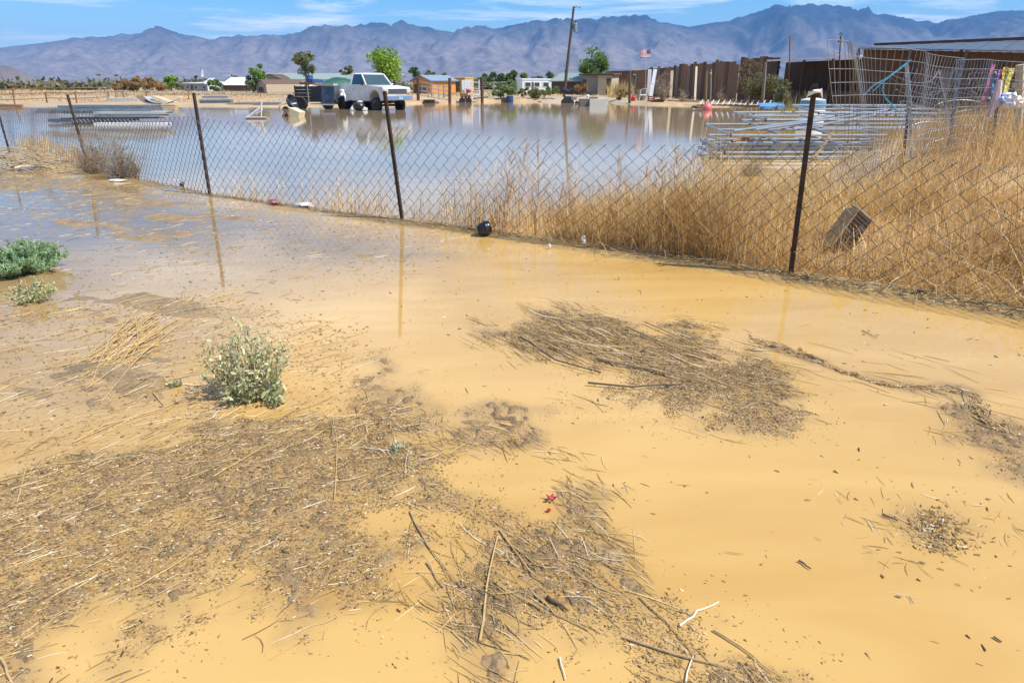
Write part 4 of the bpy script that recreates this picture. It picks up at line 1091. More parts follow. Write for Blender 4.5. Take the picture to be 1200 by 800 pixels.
# ================================================================ TREES AND BRUSH
def tree(name, label, px, D, top, low, wpx, cols, probs, seed, n=1500, leaf=.16, clumps=16, trunk=True, group=None, cat='tree', shape='round', base_row=None):
    rnd = random.Random(seed)
    b = base(px, D); t = thing(name, label, cat, b, rnd.uniform(0, 6), group)
    zt, zl = zat(top, D) - b.z, zat(low, D) - b.z
    zl = max(zl, .05 * zt)
    w = wpx / pxm(D) * .5 * 1.18
    hz = (zt - zl) / 2; c = Vector((0, 0, (zt + zl) / 2))
    C = []
    for i in range(clumps):
        while True:
            v = Vector((rnd.uniform(-1, 1), rnd.uniform(-1, 1), rnd.uniform(-1, 1)))
            if v.length < 1: break
        v = v * (.35 + .6 * (v.length ** .5)) if v.length > 0 else v
        if shape == 'cone': s = 1.05 - .5 * (v.z + 1) / 2 * 1.2; v.x *= s; v.y *= s
        if shape == 'tall': v.x *= .8 + .4 * math.sin(v.z * 4); v.y *= .9
        C.append(c + Vector((v.x * w, v.y * w, v.z * hz)))
    if trunk:
        mb = MB(); r0 = max(.05, zt * .028)
        lean = Vector((rnd.uniform(-.1, .1) * w, rnd.uniform(-.1, .1) * w, 0))
        mb.tube([(0, 0, -.2), lean * .4 + Vector((0, 0, zl * .6)), lean + Vector((0, 0, zl + hz * .6)), lean + Vector((0, 0, zl + hz * 1.4))], [r0 * 1.25, r0, r0 * .6, r0 * .2], 7)
        for q in C[:9]:
            s = lean * .7 + Vector((0, 0, zl * .5 + (q.z - zl * .5) * .35))
            mb.tube([s, s.lerp(q, .55) + Vector((0, 0, .1 * hz)), q], [r0 * .45, r0 * .28, r0 * .1], 5, cap=False)
        mb.build('trunk', BARK if cat != 'bush' else DRYTW, t)
    P = []; UP = []
    per = n // clumps
    for q in C:
        rad = min(w, hz) * rnd.uniform(.28, .5)
        v = rng.normal(size=(per, 3)); v /= np.linalg.norm(v, axis=1)[:, None]
        v *= (rad * rng.random(per) ** .45)[:, None]
        P.append(np.array(q) + v * np.array([1.1, 1.1, .85])); UP.append(v / rad + np.array([0, 0, .5]))
    P = np.concatenate(P); UP = np.concatenate(UP)
    P[:, 2] = np.maximum(P[:, 2], .05)
    foliage('crown', [leaf_cloud(P, leaf, cols, probs, UP, 1.5, .8)], t)
    return t
GR_B = [(.21, .33, .05), (.28, .42, .07), (.14, .23, .035)]
GR_D = [(.09, .145, .04), (.125, .185, .055), (.055, .09, .025)]
GR_M = [(.16, .25, .06), (.21, .31, .085), (.10, .165, .04)]
GR_G = [(.20, .23, .10), (.26, .28, .14), (.13, .16, .07)]
BRN = [(.42, .26, .10), (.50, .33, .14), (.31, .19, .075), (.36, .28, .10)]
P3 = (3, 2, 2)
tree('pine_tree', 'rounded bright green pine standing behind the white pickup', 452, 72, 51, 99, 40, [(.25, .38, .04), (.34, .48, .06), (.15, .24, .03)], P3, 1, 3600, .15, 26, shape='cone')
tree('round_tree', 'leafy green tree right of the utility pole', 692, 82, 56, 97, 34, GR_M, P3, 2, 3000, .15, 22)
tree('eucalyptus_tree', 'slender grey green tree with drooping crown left of the pickup', 361, 104, 52, 92, 24, GR_G, P3, 3, 1900, .20, 16, shape='tall')
tree('poplar_tree', 'bright green tree above the barn shaped shed', 305, 100, 74, 101, 17, GR_B, P3, 4, 1600, .18, 14, shape='tall')
tree('poplar_tree', 'darker low tree at the left foot of the bright shed tree', 298, 99, 84, 104, 12, GR_D, P3, 5, 900, .18, 10)
tree('round_tree', 'bright green tree at the right end of the brown bushes', 201, 112, 88, 104, 15, GR_B, P3, 6, 1100, .2, 10)
tree('round_tree', 'green tree in front of the white gabled house', 253, 108, 92, 106, 13, GR_M, P3, 7, 1000, .18, 10)
tree('round_tree', 'small green tree left of the white gabled house', 232, 122, 92, 104, 16, GR_G, P3, 71, 900, .2, 10)
tree('round_tree', 'grey green tree before the brown gambrel shed', 297, 92, 95, 107, 10, GR_G, P3, 8, 800, .16, 8)
tree('palm_tree', 'yellowish ragged tree behind the green tarp', 406, 130, 77, 88, 16, [(.32, .24, .09), (.15, .19, .05), (.2, .23, .07)], P3, 9, 900, .25, 9)
tree('round_tree', 'small dark tree behind the orange shed', 486, 115, 79, 92, 14, GR_D, P3, 10, 1000, .2, 9)
tree('round_tree', 'pale green tree right of the orange shed roof', 504, 118, 82, 93, 16, GR_G, P3, 11, 1000, .2, 9)
for i, (px, tp, w, c) in enumerate([(522, 87, 10, GR_G), (556, 88, 14, GR_G), (568, 88, 12, GR_M), (587, 82, 20, GR_D), (605, 86, 16, GR_D), (621, 86, 18, GR_M), (637, 86, 16, GR_D), (652, 88, 12, GR_G)]):
    tree('round_tree', ['pale far tree behind the yellow container', 'pale far tree above the white machine', 'green far tree right of the container', 'tallest dark tree in the row behind the green weeds',
                        'dark tree second in the row behind the motor home', 'lighter tree in the row behind the motor home', 'dark tree at the right of the motor home row', 'pale tree just left of the utility pole'][i],
         px, 135 + i % 3, tp - 1, 106, w * 1.35, c, P3, 20 + i, 1300, .26, 8, group='trees behind the motor home')
for i, (px, tp, w, c, nm) in enumerate([(138, 97, 20, BRN, 'low tawny bush at the left end of the brown row'), (152, 93, 20, BRN, 'second tawny bush of the brown row'), (170, 90, 26, BRN, 'tallest tawny bush of the brown row'), (186, 93, 20, BRN, 'tawny bush right of the tallest one')]):
    tree('tamarisk_bush', nm, px, 114 + i, tp, 108, w, c, (3, 2, 2, 1), 40 + i, 1500, .2, 12, group='brown bushes', cat='bush')
for i, (px, tp, w, c, nm) in enumerate([(73, 100, 16, GR_D, 'dark green tree right of the small white trailer'), (96, 98, 12, GR_D, 'small dark tree left of white trailer home'), (107, 97, 16, GR_G, 'grey green tree by the white trailer home'),
                                        (86, 101, 14, BRN, 'small brown bush between two far green trees'), (56, 101, 8, GR_G, 'pale bush beside the tiny brown shed'), (2, 98, 8, GR_D, 'dark tree at the left picture edge'), (215, 96, 12, GR_D, 'dark tree behind the grey sided house'), (275, 90, 20, GR_G, 'pale tree behind the long white roof')]):
    tree('round_tree', nm, px, 136, tp, 106, w, c, (3, 2, 2, 1)[:len(c)], 50 + i, 800, .25, 8)
# green weeds on the far bank
WEED = [(.21, .29, .10), (.28, .36, .14), (.15, .20, .07)]
tree('weed_bush', 'tall green weed bush behind the corral', 591, 66, 93, 119, 40, WEED, P3, 60, 3400, .10, 18, cat='bush')
tree('weed_bush', 'wide green weed bush left of the black mower', 637, 66, 100, 120, 48, [(.22, .25, .08), (.28, .31, .12), (.15, .19, .06)], P3, 61, 2400, .10, 18, cat='bush')
tree('weed_bush', 'pale green weeds left of the wide green bush', 614, 67, 103, 120, 28, [(.25, .26, .10), (.3, .31, .14), (.18, .2, .08)], P3, 62, 1200, .09, 10, cat='bush')
tree('creosote_bush', 'feathery grey green bush against the taller plank wall', 893, 50, 72, 118, 44, [(.17, .17, .075), (.23, .22, .10), (.12, .13, .05)], P3, 63, 4200, .085, 26, cat='bush')
tree('creosote_bush', 'brown dried side of the bush against the plank wall', 876, 52, 70, 112, 26, [(.24, .17, .08), (.30, .21, .10), (.16, .11, .05)], P3, 64, 1900, .08, 14, cat='bush')
tree('creosote_bush', 'small grey green bush at the foot of open shed', 917, 46, 100, 120, 18, [(.2, .21, .11), (.26, .27, .15), (.15, .16, .08)], P3, 65, 1200, .07, 10, cat='bush')
tree('dry_shrub', 'reddish dry shrub between the utility pole and the tan shed', 683, 70, 97, 114, 20, [(.34, .19, .08), (.28, .15, .06), (.38, .25, .12)], P3, 66, 1200, .09, 10, cat='bush')
tree('dry_shrub', 'straw coloured shrub before the lean to', 727, 62, 103, 121, 26, [(.48, .36, .15), (.42, .32, .13), (.36, .25, .10)], P3, 67, 1700, .08, 12, cat='bush')
def twig_bush(name, label, px, D, row_top, wpx, n, seed, m=DRYTW, r=.012, row=None, group=None):
    rnd = random.Random(seed)
    b = base(px, D) if row is None else gd(px, row)
    if row is not None: b.z = gz(b.x, b.y)
    hh = zat(row_top, b.y) - b.z; w = wpx / pxm(b.y) / 2
    mb = MB()
    for i in range(n):
        a = rnd.uniform(0, 6.28); rr = rnd.random() ** .6
        e = Vector((math.cos(a) * rr * w, math.sin(a) * rr * w, hh * rnd.uniform(.4, 1) * (1 - .4 * rr * rr)))
        s = Vector((e.x * .2, e.y * .2, -.05)); q = s.lerp(e, .5) + Vector((rnd.uniform(-.15, .15) * w, rnd.uniform(-.15, .15) * w, 0))
        mb.tube([s, q, e], [r, r * .7, r * .3], 4, cap=False)
        for k in range(5):
            f = rnd.uniform(.2, 1); p = s.lerp(q, 2 * f) if f < .5 else q.lerp(e, 2 * f - 1)
            e2 = p + Vector((rnd.uniform(-1, 1), rnd.uniform(-1, 1), rnd.uniform(-.2, 1))) * hh * .25
            mb.tube([p, p.lerp(e2, .5) + Vector((rnd.uniform(-.03, .03),) * 3), e2], [r * .45, r * .35, r * .2], 3, cap=False)
            for j in range(2):
                e3 = e2 + Vector((rnd.uniform(-1, 1), rnd.uniform(-1, 1), rnd.uniform(-.3, .8))) * hh * .13
                mb.tube([p.lerp(e2, .5 + .4 * j), e3], [r * .3, r * .15], 3, cap=False)
    o = mb.build(name, m); o.location = b
    return tag(o, label, 'bush', group)
twig_bush('dead_bush', 'grey leafless bush tangled in the fence at the leaning post', 112, None, 150, 52, 70, 1, row=203, r=.007)
twig_bush('dead_bush', 'wider grey leafless bush right of the leaning post', 145, None, 156, 66, 90, 2, row=208, r=.006)
twig_bush('dead_bush', 'bare brown bush before the leaning pale sheets', 777, 60, 82, 26, 26, 3, r=.03)
twig_bush('dead_bush', 'tangle of bare branches left of pale leaning sheets', 752, 62, 99, 26, 30, 4, r=.025)
twig_bush('dead_bush', 'thin bare bush against the middle of the dark plank wall', 800, 58, 100, 16, 14, 5, r=.02)
twig_bush('dead_bush', 'small bare bush at the right of the dark plank wall', 845, 56, 102, 14, 14, 6, r=.02)
twig_bush('dead_bush', 'grey dry tumbleweed under the pipe panels', 880, None, 178, 40, 40, 7, row=206, r=.006, m=DRYTW)
def brush_pile():
    rnd = random.Random(9); c = gd(8, 199); c.z = gz(c.x, c.y); mb = MB()
    for i in range(170):
        a = rnd.uniform(-.9, .9) + (3.14 if rnd.random() < .5 else 0); l = rnd.uniform(.3, 1.1)
        x = rnd.gauss(0, .75); y = rnd.gauss(0, .3); z = max(.02, .42 * math.exp(-(x / .8) ** 2) * rnd.random())
        d = Vector((math.cos(a), math.sin(a) * .6, rnd.uniform(-.15, .3))) * l / 2
        p = Vector((x, y, z)); mb.tube([p - d, p + Vector((0, 0, .05)), p + d], [.009, .007, .003], 4, cap=False)
    o = mb.build('brush_pile', mat('pale_brush', (.42, .33, .20), .9, var=.25, scale=9)); o.location = c
    tag(o, 'low pile of grey straw and branches at left edge by the fence', 'brush pile')
    MB().tube([gd(18, 197, .06), gd(32, 195, .09), gd(46, 195, .05)], [.03, .035, .028], 7).build('driftwood_log', STICK_M[2], smooth=True)
    tag(bpy.data.objects['driftwood_log'], 'pale bare log lying in front of the brush pile', 'log')
brush_pile()
# distant desert scrub
def scrub():
    N = 1900
    D = 128 + 620 * rng.random(N) ** 2.2; px = -300 + 1800 * rng.random(N)
    X = (px - 600) / 800 * D * cp; parts = []
    hh = .5 + 1.6 * rng.random(N) ** 2
    C = np.repeat(np.c_[X, D, .35 + hh * .5], 26, 0) + rng.normal(size=(N * 26, 3)) * np.repeat(hh, 26)[:, None] * np.array([.8, .8, .28])
    C[:, 2] = np.maximum(C[:, 2], .3)
    o = foliage('desert_scrub', [leaf_cloud(C, .55, [(.14, .15, .075), (.2, .17, .09), (.24, .19, .10), (.09, .11, .05)], (3, 2, 2, 2), None, 1.3)], None)
    tag(o, 'low dark scrub dotting the flat desert toward the mountains', 'scrub', kind='stuff')
scrub()
# ================================================================ WHITE PICKUP
def pickup():
    F = base(452, 45.2); z0 = -.16
    hd = Vector((.69, -.72, 0)).normalized()
    c = Vector((at(436, 46.6, .5).x, 46.6, z0))
    t = thing('pickup_truck', 'white dual wheel pickup truck parked axle deep in flood water', 'truck', c, math.atan2(hd.y, hd.x))
    W = 1.0                                            # half width; x forward, y left
    def arch(cx, r, zb, n=9, up=True):
        return [(cx + r * math.cos(a), zb + r * 1.05 * math.sin(a)) for a in np.linspace(0, math.pi, n)]
    # lower body: nose, hood, doors (side outline with the front wheel arch cut out)
    prof = [(2.82, .78), (2.88, 1.0), (2.86, 1.42), (2.80, 1.50), (1.7, 1.585), (.95, 1.62), (-.86, 1.62), (-.86, .68), (1.22, .68)]
    prof += [(x, z) for x, z in reversed(arch(1.85, .58, .72))] + [(2.5, .72)]
    MB().prism(prof, -W, W).build('body', TRUCKW, t, smooth=True, bevel=.04)
    # pickup bed with flared hips over the dual rear wheels
    pb = [(-.90, 1.60), (-2.92, 1.60), (-2.95, .74), (-2.35, .70)] + arch(-1.78, .56, .70)[::-1] + [(-.90, .70)]
    bed = MB().prism(pb, -W + .02, -W + .08).prism(pb, W - .08, W - .02).build('bed_side', TRUCKW, t, smooth=True, bevel=.015, seg=1)
    MB().box((-1.92, 0, .95), (2.0, 1.86, .06)).build('bed_floor', TRUCKW, t)
    MB().box((-.95, 0, 1.28), (.05, 1.86, .62)).build('bed_front', TRUCKW, t)
    tg = MB().box((-2.92, 0, 1.2), (.06, 1.86, .78)).build('tailgate', TRUCKW, t, bevel=.01)
    MB().box((-2.96, 0, 1.42), (.02, .16, .06)).build('handle', BLACKP, tg)
    for s in (-1, 1):
        hip = MB(); n = 11; V = []; Fc = []
        for i, a in enumerate(np.linspace(-.15, math.pi + .15, n)):
            x, z = -1.78 + .64 * math.cos(a), .74 + .62 * math.sin(a)
            V += [(x, s * (W - .03), z + .03), (x * 1.0, s * (W + .27), z - .02), (-1.78 + .56 * math.cos(a), s * (W + .27), .74 + .54 * math.sin(a)), (-1.78 + .56 * math.cos(a), s * (W - .03), .74 + .54 * math.sin(a))]
        for i in range(n - 1):
            for k in range(4):
                a, b = i * 4 + k, i * 4 + (k + 1) % 4
                Fc.append((a, b, b + 4, a + 4))
        Fc += [(0, 1, 2, 3), tuple(4 * (n - 1) + k for k in (3, 2, 1, 0))]
        hip.add(V, Fc).build('wheel_flare', TRUCKW, t, smooth=True)
    # cab: pillars, roof, glass
    bf, bb, tf, tb = .92, -.84, .28, -.72; zb, zt = 1.61, 2.26; yb, yt = .95, .80
    P = {(i, s): Vector(p) for i, s, p in [('bf', s, (bf, s * yb, zb)) for s in (-1, 1)] + [('bb', s, (bb, s * yb, zb)) for s in (-1, 1)] + [('tf', s, (tf, s * yt, zt)) for s in (-1, 1)] + [('tb', s, (tb, s * yt, zt)) for s in (-1, 1)]}
    pil = MB()
    for s in (-1, 1):
        pil.tube([P['bf', s], P['tf', s]], .05, 6); pil.tube([P['bb', s], P['tb', s]], .085, 6)
        pil.tube([P['bf', s], P['bb', s]], .04, 6)
    pil.tube([P['bb', -1], P['bb', 1]], .05, 6).build('pillars', TRUCKW, t, smooth=True)
    rf = MB()
    rf.add([(tf + .10, -yt - .04, zt - .03), (tf + .10, yt + .04, zt - .03), (tb - .10, yt + .04, zt - .03), (tb - .10, -yt - .04, zt - .03), (tf - .02, -yt + .08, zt + .07), (tf - .02, yt - .08, zt + .07), (tb + .02, yt - .08, zt + .07), (tb + .02, -yt + .08, zt + .07)],
           [(0, 3, 2, 1), (4, 5, 6, 7), (0, 1, 5, 4), (1, 2, 6, 5), (2, 3, 7, 6), (3, 0, 4, 7)])
    rf.build('roof', TRUCKW, t, smooth=True, bevel=.03)
    MB().slab([P['bf', -1], P['bf', 1], P['tf', 1], P['tf', -1]], .012).build('windshield', GLASS, t)
    MB().slab([P['bb', 1], P['bb', -1], P['tb', -1], P['tb', 1]], .012).build('rear_window', GLASS, t)
    for s in (-1, 1):
        q = [P['bf', s] + Vector((-.12, 0, 0)), P['bb', s] + Vector((.1, 0, 0)), P['tb', s] + Vector((.08, 0, 0)), P['tf', s] + Vector((-.06, 0, 0))]
        MB().slab(q, .012 * s).build('side_window', GLASS, t)
        d = MB().prism([(.92, .74), (.92, 1.56), (-.70, 1.56), (-.70, .74)], s * W, s * (W + .012)).build('door', TRUCKW, t)
        MB().box((-.5, s * (W + .025), 1.38), (.16, .03, .04)).build('handle', CHROME, d)
        m = MB().box((.86, s * 1.2, 1.74), (.07, .16, .26)).build('mirror', BLACKP, t, bevel=.015)
        MB().tube([(.86, s * .98, 1.66), (.86, s * 1.15, 1.7)], .015, 6).build('mirror_arm', CHROME, m)
    MB().box((-.1, 0, 1.45), (.5, 1.6, .5)).build('seat', BLACKP, t)
    # face
    g = MB().box((2.885, 0, 1.27), (.04, 1.34, .27)).build('grille', M_('grille_grey', (.07, .07, .07), .5, metal=.4, var=.3, scale=20), t)
    for k in range(5): MB().box((2.91, 0, 1.165 + k * .053), (.02, 1.32, .016)).build('grille_bar', CHROME, g)
    for s in (-1, 1):
        h = MB().box((2.885, s * .82, 1.30), (.05, .27, .20)).build('headlight', M_('headlight_glass', (.55, .56, .55), .15, var=.1, spec=.8), t)
        MB().box((2.88, s * .82, 1.14), (.05, .27, .08)).build('turn_signal', M_('amber_lens', (.6, .25, .04), .3), h)
        MB().tube([(2.6, s * .5, .8), (2.9, s * .5, .8)], .03, 6).build('bumper_bracket', DARKST, t)
    MB().prism([(2.90, .74), (3.02, .76), (3.04, .88), (3.0, .99), (2.90, .99)], -1.02, 1.02).build('front_bumper', CHROME, t, smooth=True, bevel=.015)
    pl = MB().box((3.052, .12, .87), (.012, .32, .16)).build('license_plate', M_('plate_blue', (.30, .45, .68), .4, var=.1), t)
    MB().box((3.0, -.4, .70), (.06, .12, .06)).build('tow_hook', DARKST, t)
    MB().box((-3.02, 0, .84), (.14, 2.0, .18)).build('rear_bumper', CHROME, t, bevel=.02)
    MB().box((0, .38, .62), (5.3, .1, .14)).box((0, -.38, .62), (5.3, .1, .14)).build('chassis_rail', DARKST, t)
    for x in (1.85, -1.78): MB().tube([(x, -.85, .44), (x, .85, .44)], .07, 8).build('axle', DARKST, t)
    def wheel(x, y, s):
        w = MB().lathe([(.24, -.13), (.40, -.14), (.455, -.10), (.46, 0), (.455, .10), (.40, .14), (.24, .13)], n=22, M=Matrix.Rotation(math.pi / 2, 3, 'X')).build('wheel', RUBBER, t, smooth=True)
        w.location = (x, y, .46)
        MB().lathe([(.05, s * -.10), (.20, s * -.12), (.245, s * -.135), (.22, s * -.05), (.06, s * -.03)], n=16, M=Matrix.Rotation(math.pi / 2, 3, 'X')).build('rim', CHROME, w, smooth=True)
    for s in (-1, 1):
        wheel(1.85, s * .86, s); wheel(-1.78, s * .80, s); wheel(-1.78, s * 1.10, s)
    return t
pickup()
def trash_under():
    p = at(421, 44.2, 0); t = thing('scrap_bag', 'black bag with white rags lying in water under the pickup', 'bag', (p.x, p.y, -.1))
    rnd = random.Random(2); mb = MB()
    def lump(c, s, m, nm):
        bm = bmesh.new(); bmesh.ops.create_icosphere(bm, subdivisions=2, radius=1)
        for v in bm.verts: v.co = Vector((v.co.x * s[0], v.co.y * s[1], v.co.z * s[2])) * (1 + rnd.uniform(-.18, .18)) + Vector(c)
        me = bpy.data.meshes.new(nm); bm.to_mesh(me); bm.free(); return link_mesh(nm, me, m, t)
    lump((0, 0, .35), (.38, .3, .26), BLACKP, 'sack'); lump((-.38, -.05, .18), (.16, .14, .14), CLOTH_W, 'rag'); lump((.33, -.08, .2), (.2, .14, .13), CLOTH_W, 'rag'); lump((.1, -.1, .62), (.2, .1, .06), CLOTH_W, 'rag')
trash_under()

# ================================================================ LEFT HALF OF THE FAR BANK
def flat_trailer():
    A = at(347, 47.5, 0); B = at(394, 46.5, 0)
    L = (B - A).length; t = thing('utility_trailer', 'black stake sided trailer with tyres standing behind the pickup', 'trailer', (A.x, A.y, -.05), math.atan2(B.y - A.y, B.x - A.x))
    MB().box((L * .5, .9, .52), (L, 1.8, .1)).build('deck', DARKST, t)
    for k in range(4): MB().box((L * .34, .0 - .012 * (k % 2), .70 + k * .21), (L * .66, .04, .195)).build('side_board', BLACKP, t)
    for k in range(4): MB().box((L * .34, 1.8, .70 + k * .21), (L * .66, .04, .195)).build('side_board', BLACKP, t)
    for f in (.03, .35, .66): MB().box((L * f, -.05, .95), (.07, .05, 1.05)).build('stake', WOODG if f == .35 else DARKST, t)
    MB().slab([(L * .70, -.25, .35), (L * 1.0, -.25, .35), (L * 1.0, -.1, 1.42), (L * .70, -.1, 1.42)], -.05).build('tailgate', M_('blue_black_panel', (.035, .05, .075), .3, var=.3, scale=2, dark=(.32, .30, .26), patch=.5), t)
    MB().box((L * .85, -.24, .33), (L * .32, .08, .08)).build('tailgate_bar', SHEET, t)
    for x in (.18, .10 + .72):
        w = MB().lathe([(.2, -.12), (.36, -.13), (.41, 0), (.36, .13), (.2, .12)], n=18, M=Matrix.Rotation(math.pi / 2, 3, 'X')).build('wheel', RUBBER, t, smooth=True); w.location = (L * x, -.05, .38)
        MB().lathe([(.04, -.08), (.2, -.1), (.2, .1), (.04, .08)], n=14, M=Matrix.Rotation(math.pi / 2, 3, 'X')).build('rim', DARKST, w, smooth=True)
    MB().box((L * .3, .5, 1.6), (L * .4, .6, .14)).build('top_board', WOODB, t)
    MB().box((L * .72, .3, 1.53), (L * .5, .5, .12)).build('top_board', TANW, t)
flat_trailer()
p = at(363.5, 48, zat(97.5, 48)); b = MB().lathe([(.2, 0), (.21, .03), (.21, .2), (.22, .22), (.21, .24), (.21, .42), (.2, .45)], n=18).build('blue_drum', BLUE, smooth=True)
b.location = (p.x, p.y, 1.615); tag(b, 'dark blue drum standing on top of the black trailer', 'drum')
b = MB().box((0, 0, .11), (.42, .3, .22)).box((.3, .05, .09), (.3, .28, .18)).build('blue_crate', M_('bright_blue_plastic', (.05, .16, .42), .5), bevel=.01)
p = at(370.5, 47.9, 1.6); b.location = (p.x, p.y, 1.6); tag(b, 'bright blue crates beside the blue drum', 'crate')
def tarp():
    A = at(376, 52, 0); B = at(426, 53, 0); L = (B - A).length
    t = thing('covered_load', 'dark green tarp stretched over a long load behind the pickup', 'tarp', (A.x, A.y, .0), math.atan2(B.y - A.y, B.x - A.x))
    nx, ny = 22, 10; V = []; F = []; rnd = random.Random(1)
    top = zat(90.2, 52)
    for i in range(nx):
        for j in range(ny):
            f, g = i / (nx - 1), j / (ny - 1)
            arc = (math.sin(math.pi * min(1, max(0, f)))) ** .7
            e = math.sin(math.pi * g) ** .5
            z = 1.35 + (top - 1.35) * arc * e * (1 - .25 * max(0, .5 - f)) + rnd.uniform(-.03, .03)
            V.append((f * L, g * 2.2, z if 0 < j < ny - 1 else 1.2))
    for i in range(nx - 1):
        for j in range(ny - 1):
            a = i * ny + j; F.append((a, a + ny, a + ny + 1, a + 1))
    MB().add(V, F).build('cover', TARP, t, smooth=True)
    MB().box((L / 2, 1.1, .85), (L * .96, 1.9, .8)).build('load', WOODD, t)
    MB().box((L / 2, 1.1, .35), (L, 2.0, .12)).build('deck', DARKST, t)
    for f in (.3, .7):
        w = MB().lathe([(.1, -.1), (.33, -.11), (.36, 0), (.33, .11), (.1, .1)], n=16, M=Matrix.Rotation(math.pi / 2, 3, 'X')).build('wheel', RUBBER, t, smooth=True); w.location = (L * f, .1, .33)
tarp()
def barrow():
    p = at(337, 46.5, 0); t = thing('overturned_wheelbarrow', 'tipped dark wheelbarrow with pale rim left of the trailer', 'wheelbarrow', (p.x, p.y, 0.0), .2)
    M = Matrix.Rotation(1.1, 3, 'Y') @ Matrix.Rotation(.5, 3, 'X')
    MB().lathe([(.16, 0), (.34, .12), (.46, .38), (.44, .40), (.32, .15), (.14, .04)], (0.1, 0, .34), n=18, M=M).build('tray', M_('dark_blue_steel', (.035, .05, .065), .4, metal=.3, var=.2), t, smooth=True)
    MB().tube([(.1, -.3, .2), (.4, -.42, .34), (.62, -.35, .36)], .03, 7).build('rim', SHEET, t)
    MB().tube([(-.5, -.2, .1), (-.3, -.1, .3), (.3, .2, .35)], .022, 6).build('handle', WOODG, t)
    MB().tube([(-.5, -.4, -.05), (-.45, -.3, .2)], .02, 6).build('leg', DARKST, t)
    w = MB().lathe([(.05, -.05), (.17, -.06), (.2, 0), (.17, .06), (.05, .05)], (-.1, -.3, .0), n=14, M=Matrix.Rotation(1.2, 3, 'X')).build('wheel', RUBBER, t, smooth=True)
barrow()
def cream_box():
    p = at(345, 36, 0); t = thing('broken_box', 'cream coloured broken box tilted in the pond', 'box', (p.x, p.y, -.08), -.35)
    M = Matrix.Rotation(.35, 3, 'Y')
    MB().box((.15, 0, .22), (.62, .5, .42), M=M).build('panel', CREAM, t, bevel=.01)
    MB().slab([(-.22, -.2, .42), (-.46, -.26, .1), (-.46, .26, .1), (-.22, .2, .42)], .03).build('flap', WOODB, t)
    MB().tube([(-.25, -.27, .45), (-.5, -.3, .08)], .03, 5).tube([(-.22, -.28, .42), (-.08, -.3, .02)], .03, 5).build('frame', WOODB, t)
cream_box()
def white_frame():
    p = at(302, 34, 0); t = thing('broken_chair', 'white broken lawn chair lying with its red board in the pond', 'chair', (p.x, p.y, -.02), 0)
    MB().box((0.02, 0, .05), (1.0, .45, .07)).build('seat_board', M_('faded_red_board', (.40, .20, .15), .8, var=.2), t)
    mb = MB()
    mb.tube([(-.5, -.1, .07), (.22, 0, .55), (.3, 0, .8)], .03, 7); mb.build('arm', WHITEP, t)
    MB().tube([(-.45, .3, .07), (-.1, .2, .3), (.25, .15, .72)], .03, 7).build('arm', WHITEP, t)
    MB().slab([(-.1, 0, .27), (.28, 0, .6), (.28, .03, .40), (-.05, .03, .2)], .03).build('back_slat', WHITEP, t)
    MB().tube([(.28, 0, .75), (.2, -.05, .1)], .022, 6).build('leg', WHITEP, t)
    MB().box((.0, -.22, .105), (.95, .06, .04)).build('edge_strip', WHITEP, t)
white_frame()
def sheet_pile():
    p = base(186, 51.5); t = thing('scrap_pile', 'crumpled sheet metal and pale boards on the left bank', 'scrap pile', p, 0)
    def curved(pts, w, m, nm):
        V = []; F = []
        for x, z in pts: V += [(x, 0, z), (x, w, z)]
        for i in range(len(pts) - 1): F.append((2 * i, 2 * i + 2, 2 * i + 3, 2 * i + 1))
        mb = MB(); mb.add(V, F)
        o = mb.build(nm, m, t); md = o.modifiers.new('t', 'SOLIDIFY'); md.thickness = .03
        return o
    curved([(-1.55, .68), (-1.3, .42), (-1.0, .22), (-.6, .15), (-.2, .12)], 1.0, M_('brown_scrap', (.16, .11, .075), .8, var=.3), 'bent_sheet')
    o = curved([(-1.1, .62), (-.8, .34), (-.3, .2), (.2, .16)], .9, SHEET, 'bent_sheet'); o.location.y = .3
    o = curved([(-.75, .68), (-.4, .62), (.2, .38), (.8, .24)], 1.0, TANW, 'bent_sheet'); o.location.y = .5
    o = curved([(.35, .14), (.8, .28), (1.2, .42), (1.5, .58)], .6, WHITEP, 'bent_sheet'); o.location.y = .1
    MB().box((.2, -.15, .08), (2.2, .5, .1)).build('board', TANW, t)
    MB().box((.1, -.3, .02), (2.5, .3, .06)).build('board', WOODR, t)
sheet_pile()
def trough():
    p = base(254, 55); t = thing('metal_trough', 'long grey metal troughs stacked on the left bank', 'trough', p, .03)
    for k, (x, z, l) in enumerate([(0, .16, 2.3), (.35, .48, 1.9)]):
        MB().prism([(-l / 2, z - .16), (l / 2, z - .16), (l / 2 + .05, z + .12), (l / 2, z + .12), (-l / 2, z + .12 - .04), (-l / 2 - .05, z + .12)], -.3, .3).build('trough', GALVD if k == 0 else SHEET, t)
        MB().box((0 + x * .2, -.32, z - .02), (l, .02, .03)).build('rib', DARKST, t)
trough()
for i, (px, D, l, m, lb) in enumerate([(288, 53, 2.6, WOODG, 'long grey plank lying at the water edge left of wheelbarrow'), (312, 52.4, 2.0, GALVD, 'bluish sheet lying at the water edge left of wheelbarrow')]):
    p = base(px, D); o = MB().box((0, 0, .05), (l, .5, .07)).box((.2, .35, .1), (l * .8, .3, .06)).build('flat_board', m); o.location = (p.x, p.y, max(p.z, 0) + .02); o.rotation_euler.z = .06 * (1 - 2 * i); tag(o, lb, 'board')
p = base(147, 60); o = MB().box((0, 0, .12), (2.5, .8, .3)).box((-1.1, 0, .3), (.1, .8, .1)).build('concrete_slab', CONC); o.location = p; tag(o, 'low white slab lying behind the left panel stack', 'slab')
